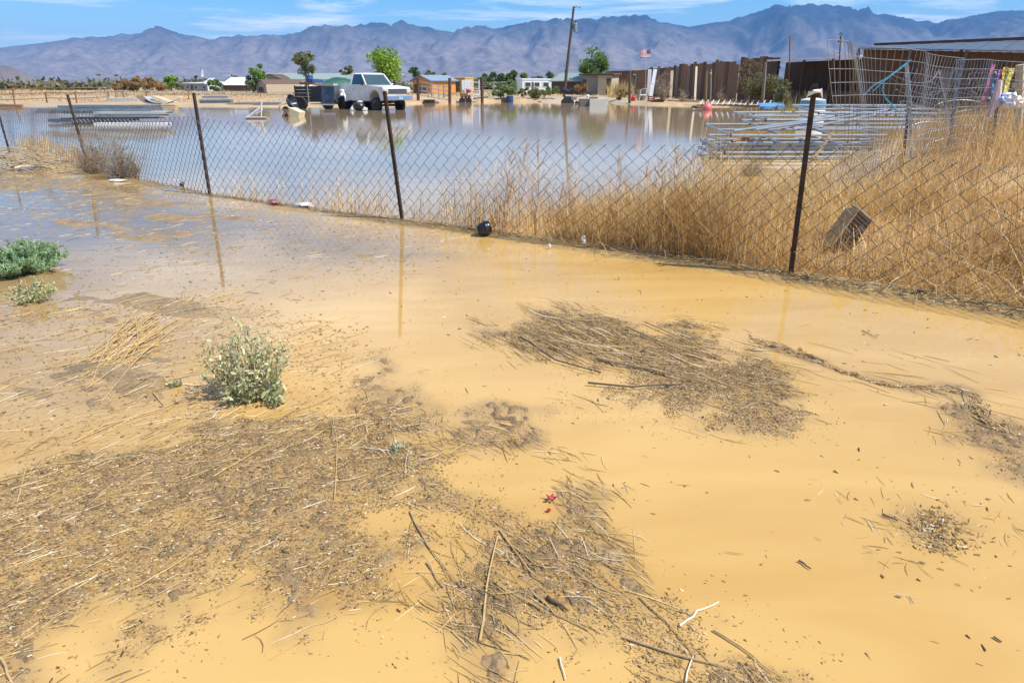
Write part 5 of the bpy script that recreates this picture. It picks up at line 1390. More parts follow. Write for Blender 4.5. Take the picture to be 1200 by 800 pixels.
def rusty_corral():
    t = thing('pipe_corral', 'rusty pipe corral fence on the left far bank', 'fence')
    S = [(-40, 54), (17, 54), (55, 56), (90, 55), (128, 60), (146, 62)]
    T = [102, 103, 108.5, 107, 107.5, 108]
    B = [base(*s) for s in S]
    for b, s, tp in zip(B, S, T):
        MB().tube([b - Vector((0, 0, .2)), pt(s[0] - 2.0, tp, s[1])], .055, 7).build('post', RUSTL, t)
    for a, b in zip(B[:-1], B[1:]):
        for h in (.35, .75, 1.1):
            MB().tube([a + Vector((0, 0, h)), b + Vector((0, 0, h * .95))], .032, 6).build('rail', RUSTL, t)
rusty_corral()
def wire_line():
    t = thing('wire_fence', 'thin wire fence on rusty stakes along the left far field', 'fence')
    S = [(136, 66, 107), (172, 66, 106.5), (221, 64, 104), (262, 66, 107), (306, 68, 107.5), (345, 70, 108)]
    B = []
    for px, D, tp in S:
        b = base(px, D); e = pt(px - 1, tp, D); B.append((b, e)); MB().tube([b, e], .04, 6).build('stake', RUSTL, t)
    for (a, a2), (b, b2) in zip(B[:-1], B[1:]):
        for f in (.45, .9): MB().tube([a.lerp(a2, f), b.lerp(b2, f)], .012, 4).build('wire', WIRE, t)
wire_line()
p = base(6, 50); o = MB().box((0, 0, .12), (2.4, .25, .16)).box((-.9, 0, .05), (.2, .3, .2)).box((.9, 0, .05), (.2, .3, .2)).build('timber_beam', WOODB); o.location = p; tag(o, 'dark timber beam lying on blocks at left edge', 'beam')

# stack of long steel panels standing in the pond
def left_stack():
    D = 29.5
    def item(px0, px1, dz, dy, m, label, w=.5, h=.09, yaw=0.0, kind='beam'):
        A, B = at(px0, D + dy, .3), at(px1, D + dy, .3); L = (B - A).length
        t = thing('steel_panel' if kind == 'beam' else 'lattice_truss', label, 'panel' if kind == 'beam' else 'truss', (A.x, D + dy, dz), yaw, 'panels stacked in the pond')
        if kind == 'beam':
            MB().box((L / 2, 0, h / 2), (L, .05, h)).build('side_rail', m, t); MB().box((L / 2, w, h / 2), (L, .05, h)).build('side_rail', m, t)
            for k in range(7): MB().box((L * (k + .5) / 7, w / 2, h / 2), (.05, w - .05, h * .8)).build('cross_bar', m, t)
            if m is not GALVD: MB().box((L / 2, w / 2, h * .93), (L * .985, w - .06, .012)).build('skin', m, t)
            else:
                for q in (.33, .66): MB().box((L / 2, w * q, h * .5), (L, .04, h * .7)).build('side_rail', m, t)
        else:
            for z in (0.02, h): MB().tube([(0, 0, z), (L, 0, z)], .022, 6).build('chord', m, t)
            n = int(L / .16)
            for k in range(n):
                x = L * k / n; MB().tube([(x, 0, h), (x + L / n * .8, 0, .02)], .014, 5).build('web_bar', GALVD, t)
            for z in (0.02, h): MB().tube([(0, .5, z), (L, .5, z)], .022, 6).build('chord', m, t)
        return t
    item(82, 186, .02, .0, DARKST, 'dark lattice truss at the front of the stacked panels', h=.22, kind='truss')
    item(55, 150, .05, .75, GALVD, 'bottom grey panel of the stack behind the truss', w=.9, h=.12)
    item(108, 195, .0, -.35, WHITEP, 'whitish panel lying lowest in water before the truss', w=.3, h=.07)
    item(60, 186, .27, .5, SHEET, 'long pale panel just above the truss', w=1.0, h=.09)
    item(110, 193, .38, .3, SHEET, 'pale panel jutting out at the right of the stack', w=.8, h=.09, yaw=.03)
    item(42, 160, .38, 1.2, GALVD, 'blue grey panel jutting out at the left of the stack', w=.9, h=.1, yaw=-.02)
    item(45, 178, .50, .6, GALVD, 'second highest blue grey panel of the stack', w=1.0, h=.09, yaw=.02)
    item(70, 180, .61, 1.0, GALVD, 'highest blue grey panel of the stack', w=.9, h=.09, yaw=-.035)
left_stack()

# ================================================================ CORRAL, MIDDLE
def corral():
    t = thing('corral_fence', 'corral gate of grey pipes between three thick rusty posts', 'fence')
    S = [(490, 61, 92), (527, 61, 91.5), (565, 61, 90.5)]
    Bs = []
    for px, D, tp in S:
        b = base(px, D); e = pt(px, tp, D); Bs.append((b, e))
        MB().tube([b - Vector((0, 0, .3)), e], .13, 9).build('post', M_('rusty_timber_post', (.10, .052, .032), .85, var=.3, scale=6), t, smooth=True)
    back = [(506, 68, 97), (520, 66, 98), (545, 70, 97), (578, 70, 96), (606, 72, 95)]
    for px, D, tp in back:
        MB().tube([base(px, D), pt(px, tp, D)], .06, 7).build('pipe_post', GALVD, t)
    a, b = Bs[0][0], Bs[1][0]
    for h in (.45, .8, 1.15, 1.5): MB().tube([a + Vector((.1, 0.05, h)), b + Vector((-.1, .05, h))], .03, 6).build('rail', GALVD, t)
    for f in (.33, .66): MB().tube([a.lerp(b, f) + Vector((0, .05, .35)), a.lerp(b, f) + Vector((0, .05, 1.6))], .03, 6).build('upright', GALVD, t)
    for (p0, D0, _), (p1, D1, _) in zip(back[2:-1], back[3:]):
        a, b = base(p0, D0), base(p1, D1)
        for h in (.5, .9, 1.3): MB().tube([a + Vector((0, 0, h)), b + Vector((0, 0, h))], .03, 6).build('rail', GALVD, t)
corral()
def machine():
    p = base(546, 62.5); t = thing('tiller_machine', 'rusty garden machine with red tank before white frame', 'machine', p, .2)
    MB().box((-.15, 0, .75), (.62, .4, .3)).build('engine', RUSTL, t, bevel=.02)
    MB().lathe([(.1, 0), (.2, .03), (.2, .24), (.08, .3)], (.25, -.05, .92), n=14).build('fuel_tank', REDP, t, smooth=True)
    for x in (-.35, .2):
        w = MB().lathe([(.06, -.07), (.26, -.08), (.28, 0), (.26, .08), (.06, .07)], (x, -.25, .27), n=16, M=Matrix.Rotation(math.pi / 2, 3, 'X')).build('wheel', RUBBER, t, smooth=True)
    MB().tube([(-.4, 0, .3), (-.4, 0, 1.05), (-.1, 0, 1.1)], .04, 6).build('handle', RUSTL, t)
    for k in range(3): MB().box((-.35 + k * .3, -.3, .5 + .04 * k), (.22, .1, .28)).build('tine_guard', RUST, t)
machine()
def white_rack():
    p = base(557, 64); t = thing('white_rack', 'white pipe rack and chair pile beside the rusty machine', 'rack', p, .1)
    for x in (-.9, -.3, .35): MB().tube([(x, 0, 0), (x, 0, 1.75 - .2 * abs(x))], .05, 7).build('upright', WHITEP, t)
    MB().box((-.75, .3, 1.15), (.8, .1, 1.0)).build('panel', WHITEP, t)
    for z in (.5, 1.0, 1.5): MB().tube([(-.95, -.02, z), (.4, -.02, z - .05)], .03, 6).build('rail', WHITEP, t)
    for k in range(3): MB().tube([(-.2, -.5, .12 + .13 * k), (1.1, -.55, .25 + .12 * k)], .045, 7).build('pipe', SHEET if k else BLACKP, t)
white_rack()
p = base(503, 60.5); o = MB().lathe([(.42, 0), (.48, .05), (.5, .36), (.46, .36), (.43, .06)], n=20).build('black_tub', BLACKP, smooth=True); o.location = p; tag(o, 'black feed tub between first two corral posts', 'tub')
p = base(597.5, 62); o = MB().lathe([(.25, 0), (.29, .05), (.30, .6), (.32, .75), (.27, .75), (.24, .1)], n=18).build('blue_barrel', BLUE, smooth=True); o.location = p; tag(o, 'dark blue barrel before the tall green weed bush', 'barrel')
p = base(590.5, 62.2); o = MB().box((0, 0, .3), (.5, .4, .6)).box((0, -.05, .62), (.6, .5, .05)).build('wooden_box', WOODB); o.location = p; tag(o, 'brown box left of the dark blue barrel', 'box')
p = base(632, 59); o = MB().lathe([(.15, 0), (.35, .02), (.4, .1), (.35, .19), (.15, .2)], n=20).build('old_tyre', RUBBER, smooth=True); o.location = p; tag(o, 'black tyre lying flat at the bank below wide green bush', 'tyre')
def mower():
    p = base(667, 60.5); t = thing('overturned_mower', 'black upturned mower with dark seat at the pond bank', 'mower', p, .1)
    MB().slab([(-.75, -.2, 1.05), (-.1, -.25, .85), (.0, .3, 1.0), (-.6, .3, 1.25)], .28).build('seat', BLACKP, t, bevel=.05)
    MB().slab([(-.05, -.2, .95), (.15, -.2, 1.35), (.2, .25, 1.35), (0, .25, .95)], .12).build('backrest', BLACKP, t, bevel=.03)
    MB().box((-.15, 0, .55), (.6, .5, .4)).build('engine', DARKST, t, bevel=.03)
    MB().box((.35, -.05, .6), (.5, .5, .25)).build('hood', M_('grey_hood', (.2, .2, .2), .5), t, bevel=.04)
    for x, r in ((-.45, .3), (.1, .26), (.6, .2)):
        MB().lathe([(.05, -.1), (r - .03, -.11), (r, 0), (r - .03, .11), (.05, .1)], (x, -.3, r), n=16, M=Matrix.Rotation(math.pi / 2, 3, 'X')).build('wheel', RUBBER, t, smooth=True)
    MB().tube([(.4, 0, .7), (.75, 0, .35)], .03, 6).build('tie_rod', SHEET, t)
mower()
p = base(688.5, 60); o = MB().lathe([(.12, 0), (.14, .05), (.12, .3), (.15, .5), (.1, .68), (.14, .8), (.06, .9)], n=12).build('white_post', WHITEP, smooth=True); o.location = (p.x, p.y, p.z + .0); tag(o, 'short white turned post on the bank by the concrete block', 'post')
def conc():
    p = base(700, 52.5); t = thing('concrete_block', 'pale concrete block half sunk in the pond edge', 'block', (p.x, p.y, -.25), .05)
    MB().box((0, 0, .4), (1.3, .8, .72)).build('block', CONC, t, bevel=.03)
    MB().box((-.95, .2, .5), (.75, .6, .5)).build('step', M_('dark_wet_concrete', (.14, .13, .11), .6, var=.3), t, bevel=.02)
    MB().box((-.3, .1, .82), (.6, .2, .12)).build('cap', WOODB, t)
conc()
def upole():
    b = base(660.5, 70); e = pt(672.5, 8, 70); t = thing('utility_pole', 'leaning wooden utility pole with grey transformer', 'utility pole', b)
    d = e - b; q = d.copy()
    MB().tube([(0, 0, -.4), d * .5, d], [.16, .13, .1], 10).build('pole', M_('pole_wood', (.10, .065, .045), .9, var=.3, scale=5, stretch=(6, 6, .3)), t, smooth=True)
    c = d * .775
    tr = MB().lathe([(.17, -.4), (.2, -.37), (.2, .3), (.12, .38)], c + Vector((.36, -.05, 0)), n=14).build('transformer', GALVD, t, smooth=True)
    MB().lathe([(.03, 0), (.05, .06), (.03, .12), (.05, .18)], c + Vector((.36, -.05, .38)), n=8).build('bushing', DARKST, tr)
    MB().box(c + Vector((.14, 0, .1)), (.2, .06, .3)).build('bracket', DARKST, t)
    MB().tube([d * .985, d * .99 + Vector((.3, 0, .1)), d * .985 + Vector((.6, -.1, .0))], .03, 6).build('bracket_arm', DARKST, t)
    for k in range(3): MB().lathe([(.03, 0), (.07, .05), (.04, .1), (.07, .15)], d * .985 + Vector((.15 + .22 * k, -.03, .08 - .06 * k)), n=8).build('insulator', GALVD, t)
    MB().box(d * .285 + Vector((-.1, -.1, 0)), (.14, .14, .3)).build('meter_box', DARKST, t)
upole()
def flag():
    b = base(756.5, 70); top = pt(757, 57, 70); t = thing('flag_pole', 'thin flag pole standing behind the brown sheds', 'flag pole', b)
    MB().tube([(0, 0, 0), top - b], .022, 6).build('pole', SHEET, t)
    MB().lathe([(.0, 0), (.04, .03), (.0, .07)], top - b, n=8).build('finial', YELLOW, t)
    f = thing('us_flag', 'red white and blue flag hanging from the thin pole', 'flag', top)
    W, Hh = 1.05, .74; n = 9
    def strip(x0, x1, z0, z1, m, nm, dy=0.0):
        V = []; F = []
        for i in range(n):
            x = x0 + (x1 - x0) * i / (n - 1); y = .06 * math.sin(x * 7) + dy; sag = .12 * abs(x) * abs(x)
            V += [(x, y, z0 - sag), (x, y, z1 - sag)]
        for i in range(n - 1): F.append((2 * i, 2 * i + 2, 2 * i + 3, 2 * i + 1))
        o = MB().add(V, F).build(nm, m, f, smooth=True); md = o.modifiers.new('t', 'SOLIDIFY'); md.thickness = .006; return o
    RED = M_('flag_red', (.50, .05, .07), .8, var=.1); WHT = M_('flag_white', (.8, .78, .76), .8, var=.05); BLU = M_('flag_blue', (.04, .05, .20), .8, var=.1)
    hs = Hh / 13
    for k in range(13):
        z1 = -.06 - k * hs
        strip(-W * .5 if k < 7 else -W * .5, W * .08 if k < 7 else W * .42, z1 - hs, z1, RED if k % 2 == 0 else WHT, 'stripe')
    strip(W * .08, W * .42, -.06 - 7 * hs, -.06, BLU, 'canton')
    for r in range(4):
        for c in range(3):
            x = W * (.15 + .1 * c); MB().box((x, -.01 + .06 * math.sin(x * 7), -.12 - r * .09), (.03, .012, .03), M=Matrix.Rotation(.78, 3, 'Y')).build('star', WHT, f)
flag()
def antenna():
    b = base(236, 116); t = thing('antenna_mast', 'tilted mast with pale panel above the grey sided house', 'antenna', b)
    MB().tube([(0, 0, 0), pt(238, 93, 116) - b, pt(235, 80, 116) - b], [.09, .07, .05], 6).build('mast', RUSTL, t)
    MB().slab([pt(236, 90, 116) - b, pt(238.6, 91, 116) - b, pt(237.8, 82, 116) - b, pt(236.4, 82, 116) - b], .08).build('panel', WHITEP, t)
antenna()

# ================================================================ ALONG THE DARK WALL
def post(px, D, top, m, label, r=.08, dx=0, name='fence_post', sq=False):
    b = base(px, D); e = pt(px + dx, top, D)
    mb = MB()
    mb.tube([b - Vector((0, 0, .3)), b.lerp(e, .5), e], [r * 1.05, r, r * .92], 4 if sq else 9)
    mb.lathe([(r * .9, -.02), (r * .6, .03)], e, n=9)
    o = mb.build(name, m, smooth=not sq); return tag(o, label, 'post')
post(738, 58, 84, WOODD, 'dark thick post left of the bare bush tangle', .11)
post(893, 47, 74, M_('dull_grey_wood', (.17, .145, .115), .9, var=.25, scale=6), 'grey leaning timber post before the grey green bush', .11, 4, sq=True)
post(827, 52, 84, M_('old_tan_wood', (.24, .16, .085), .9, var=.25, scale=6), 'tan upright pole before the plank wall by pink ball', .07, 1)
post(832.5, 53, 82, WOODG, 'grey pole with yellow band before the plank wall', .05, 1)
post(924, 52, 42, RUSTL, 'rusty pipe rising above the open shed roof', .05, 2)
def hookpole():
    b = base(981, 44); e = pt(985, 43, 44); t = thing('hook_pole', 'dark pole with hooked iron top behind the wire panel', 'pole', b)
    MB().tube([(0, 0, 0), e - b], [.05, .04], 7).build('pole', RUST, t)
    MB().tube([e - b, e - b + Vector((.08, 0, .12)), e - b + Vector((-.02, 0, .2)), e - b + Vector((-.1, 0, .08))], .03, 6).build('hook', RUST, t)
    MB().box(e - b + Vector((0, 0, -.25)), (.2, .08, .12)).build('plate', RUST, t)
hookpole()
o = MB().lathe([(.055, -.06), (.075, -.05), (.075, .05), (.055, .06)], n=12).build('yellow_band', YEL); p = pt(832.8, 86, 53); o.location = p; tag(o, 'yellow tape band near the top of the grey pole', 'tape')
def leaning(px0, px1, D, top, bot, dx, m, label, w=.55):
    b = base(px0, D); L = (px1 - px0) / pxm(D); z = zat(top, D) - b.z; s = dx / pxm(D)
    o = MB().slab([(0, 0, 0), (L, 0, 0), (L + s, .5, z), (s, .5, z)], .04).box((L / 2, -.03, .3), (L, .03, .05)).build('leaning_sheet', m); o.location = b
    return tag(o, label, 'sheet')
leaning(757.5, 762, 66, 81.5, 112, 1, SHEET, 'pale upright sheet leaning on the left of the dark wall')
leaning(760, 764.5, 65, 81.5, 113, 5, WHITEP, 'whitish slanted sheet crossing the upright pale one')
leaning(784, 787.5, 64, 83, 113, 1, TANW, 'narrow pale board leaning on the dark plank wall')
o = leaning(813, 815.5, 60.5, 78, 112, .3, M_('bright_gap_strip', (.72, .66, .48), .6, var=.1), 'thin white strip for the bright gap in the dark wall')  # pale strip stands for light showing through a gap in the wall
def junk():
    rnd = random.Random(12)
    spots = [(742, 60, REDP, 'small red orange can by the dark post', 'can'), (753, 59.5, WHITEP, 'white bent chair frame in the bare branches', 'chair'), (763, 59, M_('maroon_box', (.18, .05, .04), .7), 'maroon crate below the pale sheets', 'crate'),
             (770, 57.5, BLACKP, 'black rubber mat lying at the water edge', 'mat'), (800, 58.5, TANW, 'tan plank lying along the dark wall foot', 'plank')]
    for px, D, m, lb, cat in spots:
        p = base(px, D); mb = MB()
        if cat == 'can': mb.lathe([(.16, 0), (.18, .05), (.18, .3), (.06, .42), (.06, .48)], n=12)
        elif cat == 'chair':
            mb.tube([(-.3, 0, 0), (-.2, 0, .9), (.25, 0, 1.0), (.3, 0, 0)], .03, 6).tube([(-.25, .3, 0), (-.2, 0, .5), (.3, .3, .5)], .03, 6).box((.02, .15, .47), (.5, .4, .04))
        elif cat == 'crate':
            for z in (.05, .2, .35): mb.box((0, -.2, z), (.5, .03, .1)).box((0, .2, z), (.5, .03, .1))
            mb.box((-.25, 0, .2), (.03, .4, .4)).box((.25, 0, .2), (.03, .4, .4)).box((0, 0, .02), (.5, .4, .03))
        elif cat == 'mat': mb.slab([(-.55, -.2, .02), (.5, -.25, .02), (.6, .3, .1), (-.4, .3, .12)], .05).tube([(-.5, -.15, .1), (0, -.05, .2), (.5, -.15, .1)], .06, 7)
        else: mb.box((0, 0, .06), (4.5, .12, .1)).box((1.0, .15, .13), (3.0, .1, .06))
        o = mb.build({'can': 'fuel_can', 'chair': 'chair_frame', 'crate': 'crate', 'mat': 'rubber_mat', 'plank': 'plank_pair'}[cat], m); o.location = p; tag(o, lb, cat)
        if cat == 'plank': o.rotation_euler.z = -1.2
junk()
p = at(828.5, 45, 0); 
def buoy():
    bm = bmesh.new(); bmesh.ops.create_uvsphere(bm, u_segments=20, v_segments=12, radius=.3)
    for v in bm.verts:
        v.co.z *= .95
        if v.co.z > .2: v.co.x *= .8; v.co.y *= .8; v.co.z += .04
    for f in bm.faces: f.smooth = True
    me = bpy.data.meshes.new('pink_float'); bm.to_mesh(me); bm.free()
    t = thing('pink_float', 'faded pink ball float at the water edge before plank wall', 'ball', (p.x, p.y, .12), .4)
    link_mesh('ball', me, PINK, t); MB().tube([(0, 0, .28), (.03, 0, .38), (-.04, 0, .4), (-.02, 0, .3)], .025, 6).build('eyelet', PINK, t)
buoy()
def ladder():
    A = base(816, 48.5); B = base(903, 46.5); L = (B - A).length
    t = thing('long_ladder', 'long low ladder with white rungs lying at pond edge', 'ladder', (A.x, A.y, .12), math.atan2(B.y - A.y, B.x - A.x))
    for y, z in ((0, .08), (.35, .38)): MB().box((L / 2, y, z), (L, .06, .08)).build('side_rail', WOODB, t)
    for k in range(13): MB().tube([(L * (k + .5) / 13, -.02, .1), (L * (k + .5) / 13 + .12, .33, .4)], .03, 6).build('rung', WHITEP, t)
ladder()
p = base(818, 47.2); o = MB().box((0, 0, .05), (.9, .3, .08)).tube([(-.4, -.1, .12), (.1, .1, .18), (.5, 0, .12)], .05, 6).build('scrap_timber', DARKST); o.location = (p.x, p.y, .04); tag(o, 'dark scrap timber left of the pink ball', 'timber')
p = base(905, 45); o = MB().slab([(-.8, 0, .1), (.8, 0, .1), (.9, .8, .35), (-.7, .8, .3)], .1).box((-.4, -.1, .12), (.5, .3, .2)).box((.45, -.05, .14), (.45, .3, .24)).build('blue_tarp_heap', M_('blue_tarp', (.12, .28, .48), .5, var=.3, scale=6), bevel=.03); o.location = (p.x, p.y, max(0, p.z)); tag(o, 'light blue tarp heap below the grey leaning post', 'tarp')
def tank():
    p = base(949, 30); t = thing('water_tank', 'white plastic tub with blue window band behind the fence post', 'tub', p, .1)
    w = .52
    MB().lathe([(w * .9, 0), (w, .06), (w, .62), (w * .96, .66)], n=22).build('tub', M_('translucent_white', (.72, .74, .74), .4, var=.05), t, smooth=True)
    MB().lathe([(w * .97, .66), (w * 1.0, .68), (w * .98, .90), (w * .9, .93)], n=22).build('band', M_('sky_blue_plastic', (.08, .28, .50), .4, var=.15), t, smooth=True)
    MB().lathe([(w * .93, .93), (w * .95, .97), (w * .4, 1.03), (.05, 1.04)], n=22).build('lid', WHITEP, t, smooth=True)
tank()

# ================================================================ GALVANISED PIPE PANELS BEHIND THE FENCE
def gate_panel(A, rz, L, Wd, tilt, nr, label, m=GALV, r=.03, roll=0.0):
    nr = max(3, nr - 2)
    t = thing('gate_panel', label, 'gate panel', A, rz, 'pipe gate panels stacked behind the fence')
    t.rotation_euler = (tilt, roll, rz)
    for k in range(nr):
        y = Wd * k / (nr - 1)
        MB().tube([(0, y, 0), (L, y, 0)], r if k in (0, nr - 1) else r * .8, 8).build('rail', m, t, smooth=True)
    for x in (0.0, L * .33, L * .67, L):
        MB().tube([(x, -.02, .002), (x, Wd + .02, .002)], r * .95, 8).build('upright', m, t, smooth=True)
    for y in (0, Wd):
        MB().lathe([(r * .4, -.012), (r * 1.25, -.01), (r * 1.25, .01), (r * .4, .012)], (-.012, y, 0), n=10, M=Matrix.Rotation(math.pi / 2, 3, 'Y')).build('end_cap', RUST, t)
    return t
D0 = 15.6
A0 = at(846, D0, .1)
for k, (px, dD, z, L, Wd, rz, tl, rl, nr, lb) in enumerate([
        (843, 0, .06, 3.6, 1.9, -.02, .02, 0, 6, 'lowest pipe gate of the stack, resting on wet ground'),
        (850, .05, .15, 3.6, 1.9, .0, .02, 0, 6, 'second pipe gate from the bottom of the stack'),
        (847, .1, .24, 3.7, 1.8, .01, .02, 0, 6, 'third pipe gate from the bottom of the stack'),
        (854, .1, .33, 3.6, 1.9, -.015, .03, .0, 5, 'fourth pipe gate with pale rails in the stack'),
        (857, .0, .52, 3.4, 2.2, .0, .05, .0, 5, 'upper pipe gate whose near rail runs level past the rusty post'),
        (893, 1.3, .60, 3.9, 1.6, .0, .06, .0, 4, 'pipe gate second from top with black capped ends'),
        (898, 2.1, .74, 4.2, 2.6, .02, .03, .0, 5, 'topmost pipe gate reaching far right behind wire'),
        (960, 3.0, .86, 3.4, 2.2, -.05, .06, .0, 5, 'pipe gate lying crooked at the back of the stack')]):
    A = at(px, D0 + dD, z)
    gate_panel((A.x, A.y, z), rz, L, Wd, tl, nr, lb, roll=rl)
# slanting loose pipes on top
for i, (a, da, za, b, db, zb) in enumerate([(860, .2, .60, 1000, 3.6, .84), (885, .3, .62, 1040, 4.0, .9), (930, .4, .62, 1060, 4.0, .92)]):
    P, Q = at(a, D0 + da, za), at(b, D0 + db, zb)
    o = MB().tube([P, (P + Q) / 2 + Vector((0, 0, -.01)), Q], .027, 8).lathe([(.012, -.01), (.034, 0), (.012, .01)], P, n=8).build('loose_pipe', GALV, smooth=True)
    tag(o, ['loose galvanised pipe slanting across the left of the gate stack', 'loose galvanised pipe slanting across the middle of the gate stack', 'loose galvanised pipe slanting across the right of the gate stack'][i], 'pipe', 'loose pipes on the gate stack')
p, q = at(858, 15.9, .36), at(905, 17.6, .5)
o = MB().tube([p, (p + q) / 2, q], [.03, .028, .03], 7).build('rusty_pipe', RUSTL, smooth=True); tag(o, 'short orange rusty pipe lying inside the gate stack', 'pipe')
p, q = at(918, 8.6, .28), at(976, 9.6, .98)
o = MB().tube([p, (p + q) / 2 + Vector((.01, 0, -.02)), q], [.016, .018, .024], 7).build('wooden_stake', mat('stake_wood', (.30, .19, .09), .85, var=.25, scale=9), smooth=True); tag(o, 'brown broken stake leaning behind the rusty fence post', 'stake')
# welded wire panel
def wire_panel():
    t = thing('welded_wire_fence', 'bent welded wire fence panel on dark posts above the grass', 'wire fence')
    A = at(962, 8.8, 0); B = at(1168, 12.2, 0)
    d = (B - A); d.z = 0; L = d.length; u = d / L; nrm = Vector((-u.y, u.x, 0))
    def P(s, z, ly=0):
        f = s / L
        hmax = 2.03 - .16 * f
        zz = z * hmax
        flare = max(0, .34 - f) / .34
        out = .14 * math.sin(s * 2.0) * z + .08 * math.sin(s * 5 + 3 * z) * z + ly
        return A + u * (s - flare * 1.75 * max(0, z - .38) ** 1.25 + .04 * math.sin(s * 9 + z * 6) * z) + nrm * (out - flare * .3 * z) + Vector((0, 0, zz + .03 * math.sin(s * 1.7) * z))
    mb = MB(); n = int(L / .075)
    for i in range(n + 1):
        s = L * i / n
        mb.tube([P(s, z) for z in np.linspace(.08, 1, 8)], .0038, 3, cap=False)
    for k in range(14):
        z = .08 + .92 * k / 13
        mb.tube([P(s, z) for s in np.linspace(0, L, 36)], .0042, 3, cap=False)
    o = mb.build('wire_mesh', mat('bright_wire', (.34, .355, .37), .45, metal=.5, var=.25, scale=5), t); o['kind'] = 'stuff'
    mb = MB(); rnd = random.Random(5)                  # crumpled second layer behind it
    for i in range(58):
        s = L * (.30 + .67 * i / 58)
        mb.tube([P(s + .1 * math.sin(z * 4 + i * .2), z * .93, .22 + .12 * math.sin(s * 4 + z * 5)) for z in np.linspace(.2, 1, 7)], .0034, 3, cap=False)
    for k in range(9):
        z = .3 + .63 * k / 8
        mb.tube([P(s, z * .93 + .05 * math.sin(s * 3.3 + k * 1.3), .22 + .14 * math.sin(s * 4 + k)) for s in np.linspace(L * .30, L * .97, 34)], .0038, 3, cap=False)
    o = mb.build('crumpled_mesh', MATS['bright_wire'], t); o['kind'] = 'stuff'
    for (bx, tx, ty, D) in ((1056, 1072, 62, 10.6), (1108, 1127, 58, 11.6), (1160, 1175, 70, 12.4)):
        b = at(bx, D, .25); e = pt(tx, ty, D); t_post(b, e, t, RUST, studs=False)
wire_panel()
def rope():
    D = 9.6
    o = MB().tube([pt(1012, 112, D), pt(1024, 100, D), pt(1036, 94, D), pt(1050, 84, D), pt(1068, 70, D)], .010, 7).tube([pt(1036, 94, D - .02), pt(1034, 106, D - .02), pt(1038, 116, D), pt(1050, 128, D)], .009, 7).tube([pt(1022, 108, D - .05), pt(1034, 97, D - .05), pt(1062, 76, D - .05)], .006, 6).build('blue_rope', TEAL, smooth=True)
    tag(o, 'frayed light blue rope knotted on the wire panel', 'rope')
rope()
def rag():
    rnd = random.Random(3); D = FP[1][1].y
    t = thing('rag_strip', 'white rag tied round the top of the rusty fence post', 'rag', FP[1][1] + Vector((0, 0, -.06)))
    mb = MB()
    mb.tube([(-.05, -.03, -.03), (-.02, -.05, .0), (.02, -.045, .005), (.05, -.01, -.005)], [.006, .016, .014, .008], 7); mb.build('knot', CLOTH_W, t, smooth=True)
    MB().tube([(.03, -.02, 0), (.05, -.02, .02), (.06, -.01, -.02), (.07, -.01, -.05)], [.008, .006, .008, .003], 6).build('tail', CLOTH_W, t, smooth=True)
    MB().tube([(-.03, -.03, -.02), (-.05, -.03, .0), (-.06, -.03, -.05)], [.008, .006, .003], 6).build('tail', CLOTH_W, t, smooth=True)
rag()
def streamers():
    D = 11.8; specs = [(1166, 76, 126, (.62, .18, .28), 'pink'), (1171, 84, 110, (.05, .25, .50), 'blue'), (1175, 82, 118, (.45, .10, .30), 'magenta'), (1181, 79, 118, (.75, .52, .05), 'yellow'), (1187, 80, 120, (.78, .60, .12), 'pale yellow')]
    for i, (px, a, b, c, nm) in enumerate(specs):
        top = pt(px, a, D); z = zat(b, D); mb = MB(); rnd = random.Random(i)
        for k in range(3):
            w = .05; pts_ = [(rnd.uniform(-.02, .02) + k * .03 - .03 - (top.z - zz) * .06, rnd.uniform(-.03, .03) + .02 * k, zz - top.z) for zz in np.linspace(top.z, z, 7)]
            V = []; F = []
            for q in pts_: V += [(q[0] - w / 2, q[1], q[2]), (q[0] + w / 2, q[1] + .02, q[2])]
            for j in range(6): F.append((2 * j, 2 * j + 2, 2 * j + 3, 2 * j + 1))
            mb.add(V, F)
        o = mb.build('plastic_streamer', M_('plastic_' + nm.replace(' ', '_'), c, .45, var=.25, scale=20)); md = o.modifiers.new('t', 'SOLIDIFY'); md.thickness = .004
        o.location = top; tag(o, nm + ' plastic strip hanging at the right end of the wire panel', 'streamer', 'plastic strips by the wire panel')
    rnd = random.Random(8); t = thing('plastic_bag', 'crumpled white and blue plastic bag caught below the strips', 'bag', pt(1182, 118, 11.6))
    for k, (dx, dz, s, c) in enumerate([(0, 0, .13, (.72, .72, .74)), (-.13, .02, .09, (.30, .40, .65)), (.12, -.03, .1, (.75, .66, .55))]):
        bm = bmesh.new(); bmesh.ops.create_icosphere(bm, subdivisions=3, radius=s)
        for v in bm.verts: v.co *= 1 + rnd.uniform(-.28, .2)
        me = bpy.data.meshes.new('fold'); bm.to_mesh(me); bm.free()
        o = link_mesh('fold', me, M_('bag_plastic_%s' % 'abc'[k], c, .35, var=.15), t); o.location = (dx, 0, dz)
    MB().tube([(-.22, 0, .3), (-.2, 0, 0), (-.26, .0, -.25)], [.04, .07, .03], 8).build('fold', mat('pinkish_net', (.66, .50, .50), .6, var=.3, scale=30), t)
    e = base(1192, 12.5); o = MB().tube([e, pt(1196, 76, 12.5)], .07, 8).box(pt(1194, 100, 12.5), (.2, .06, .08)).build('timber_post', TANW, smooth=True); tag(o, 'tan timber post at right edge beside the plastic strips', 'post')
streamers()

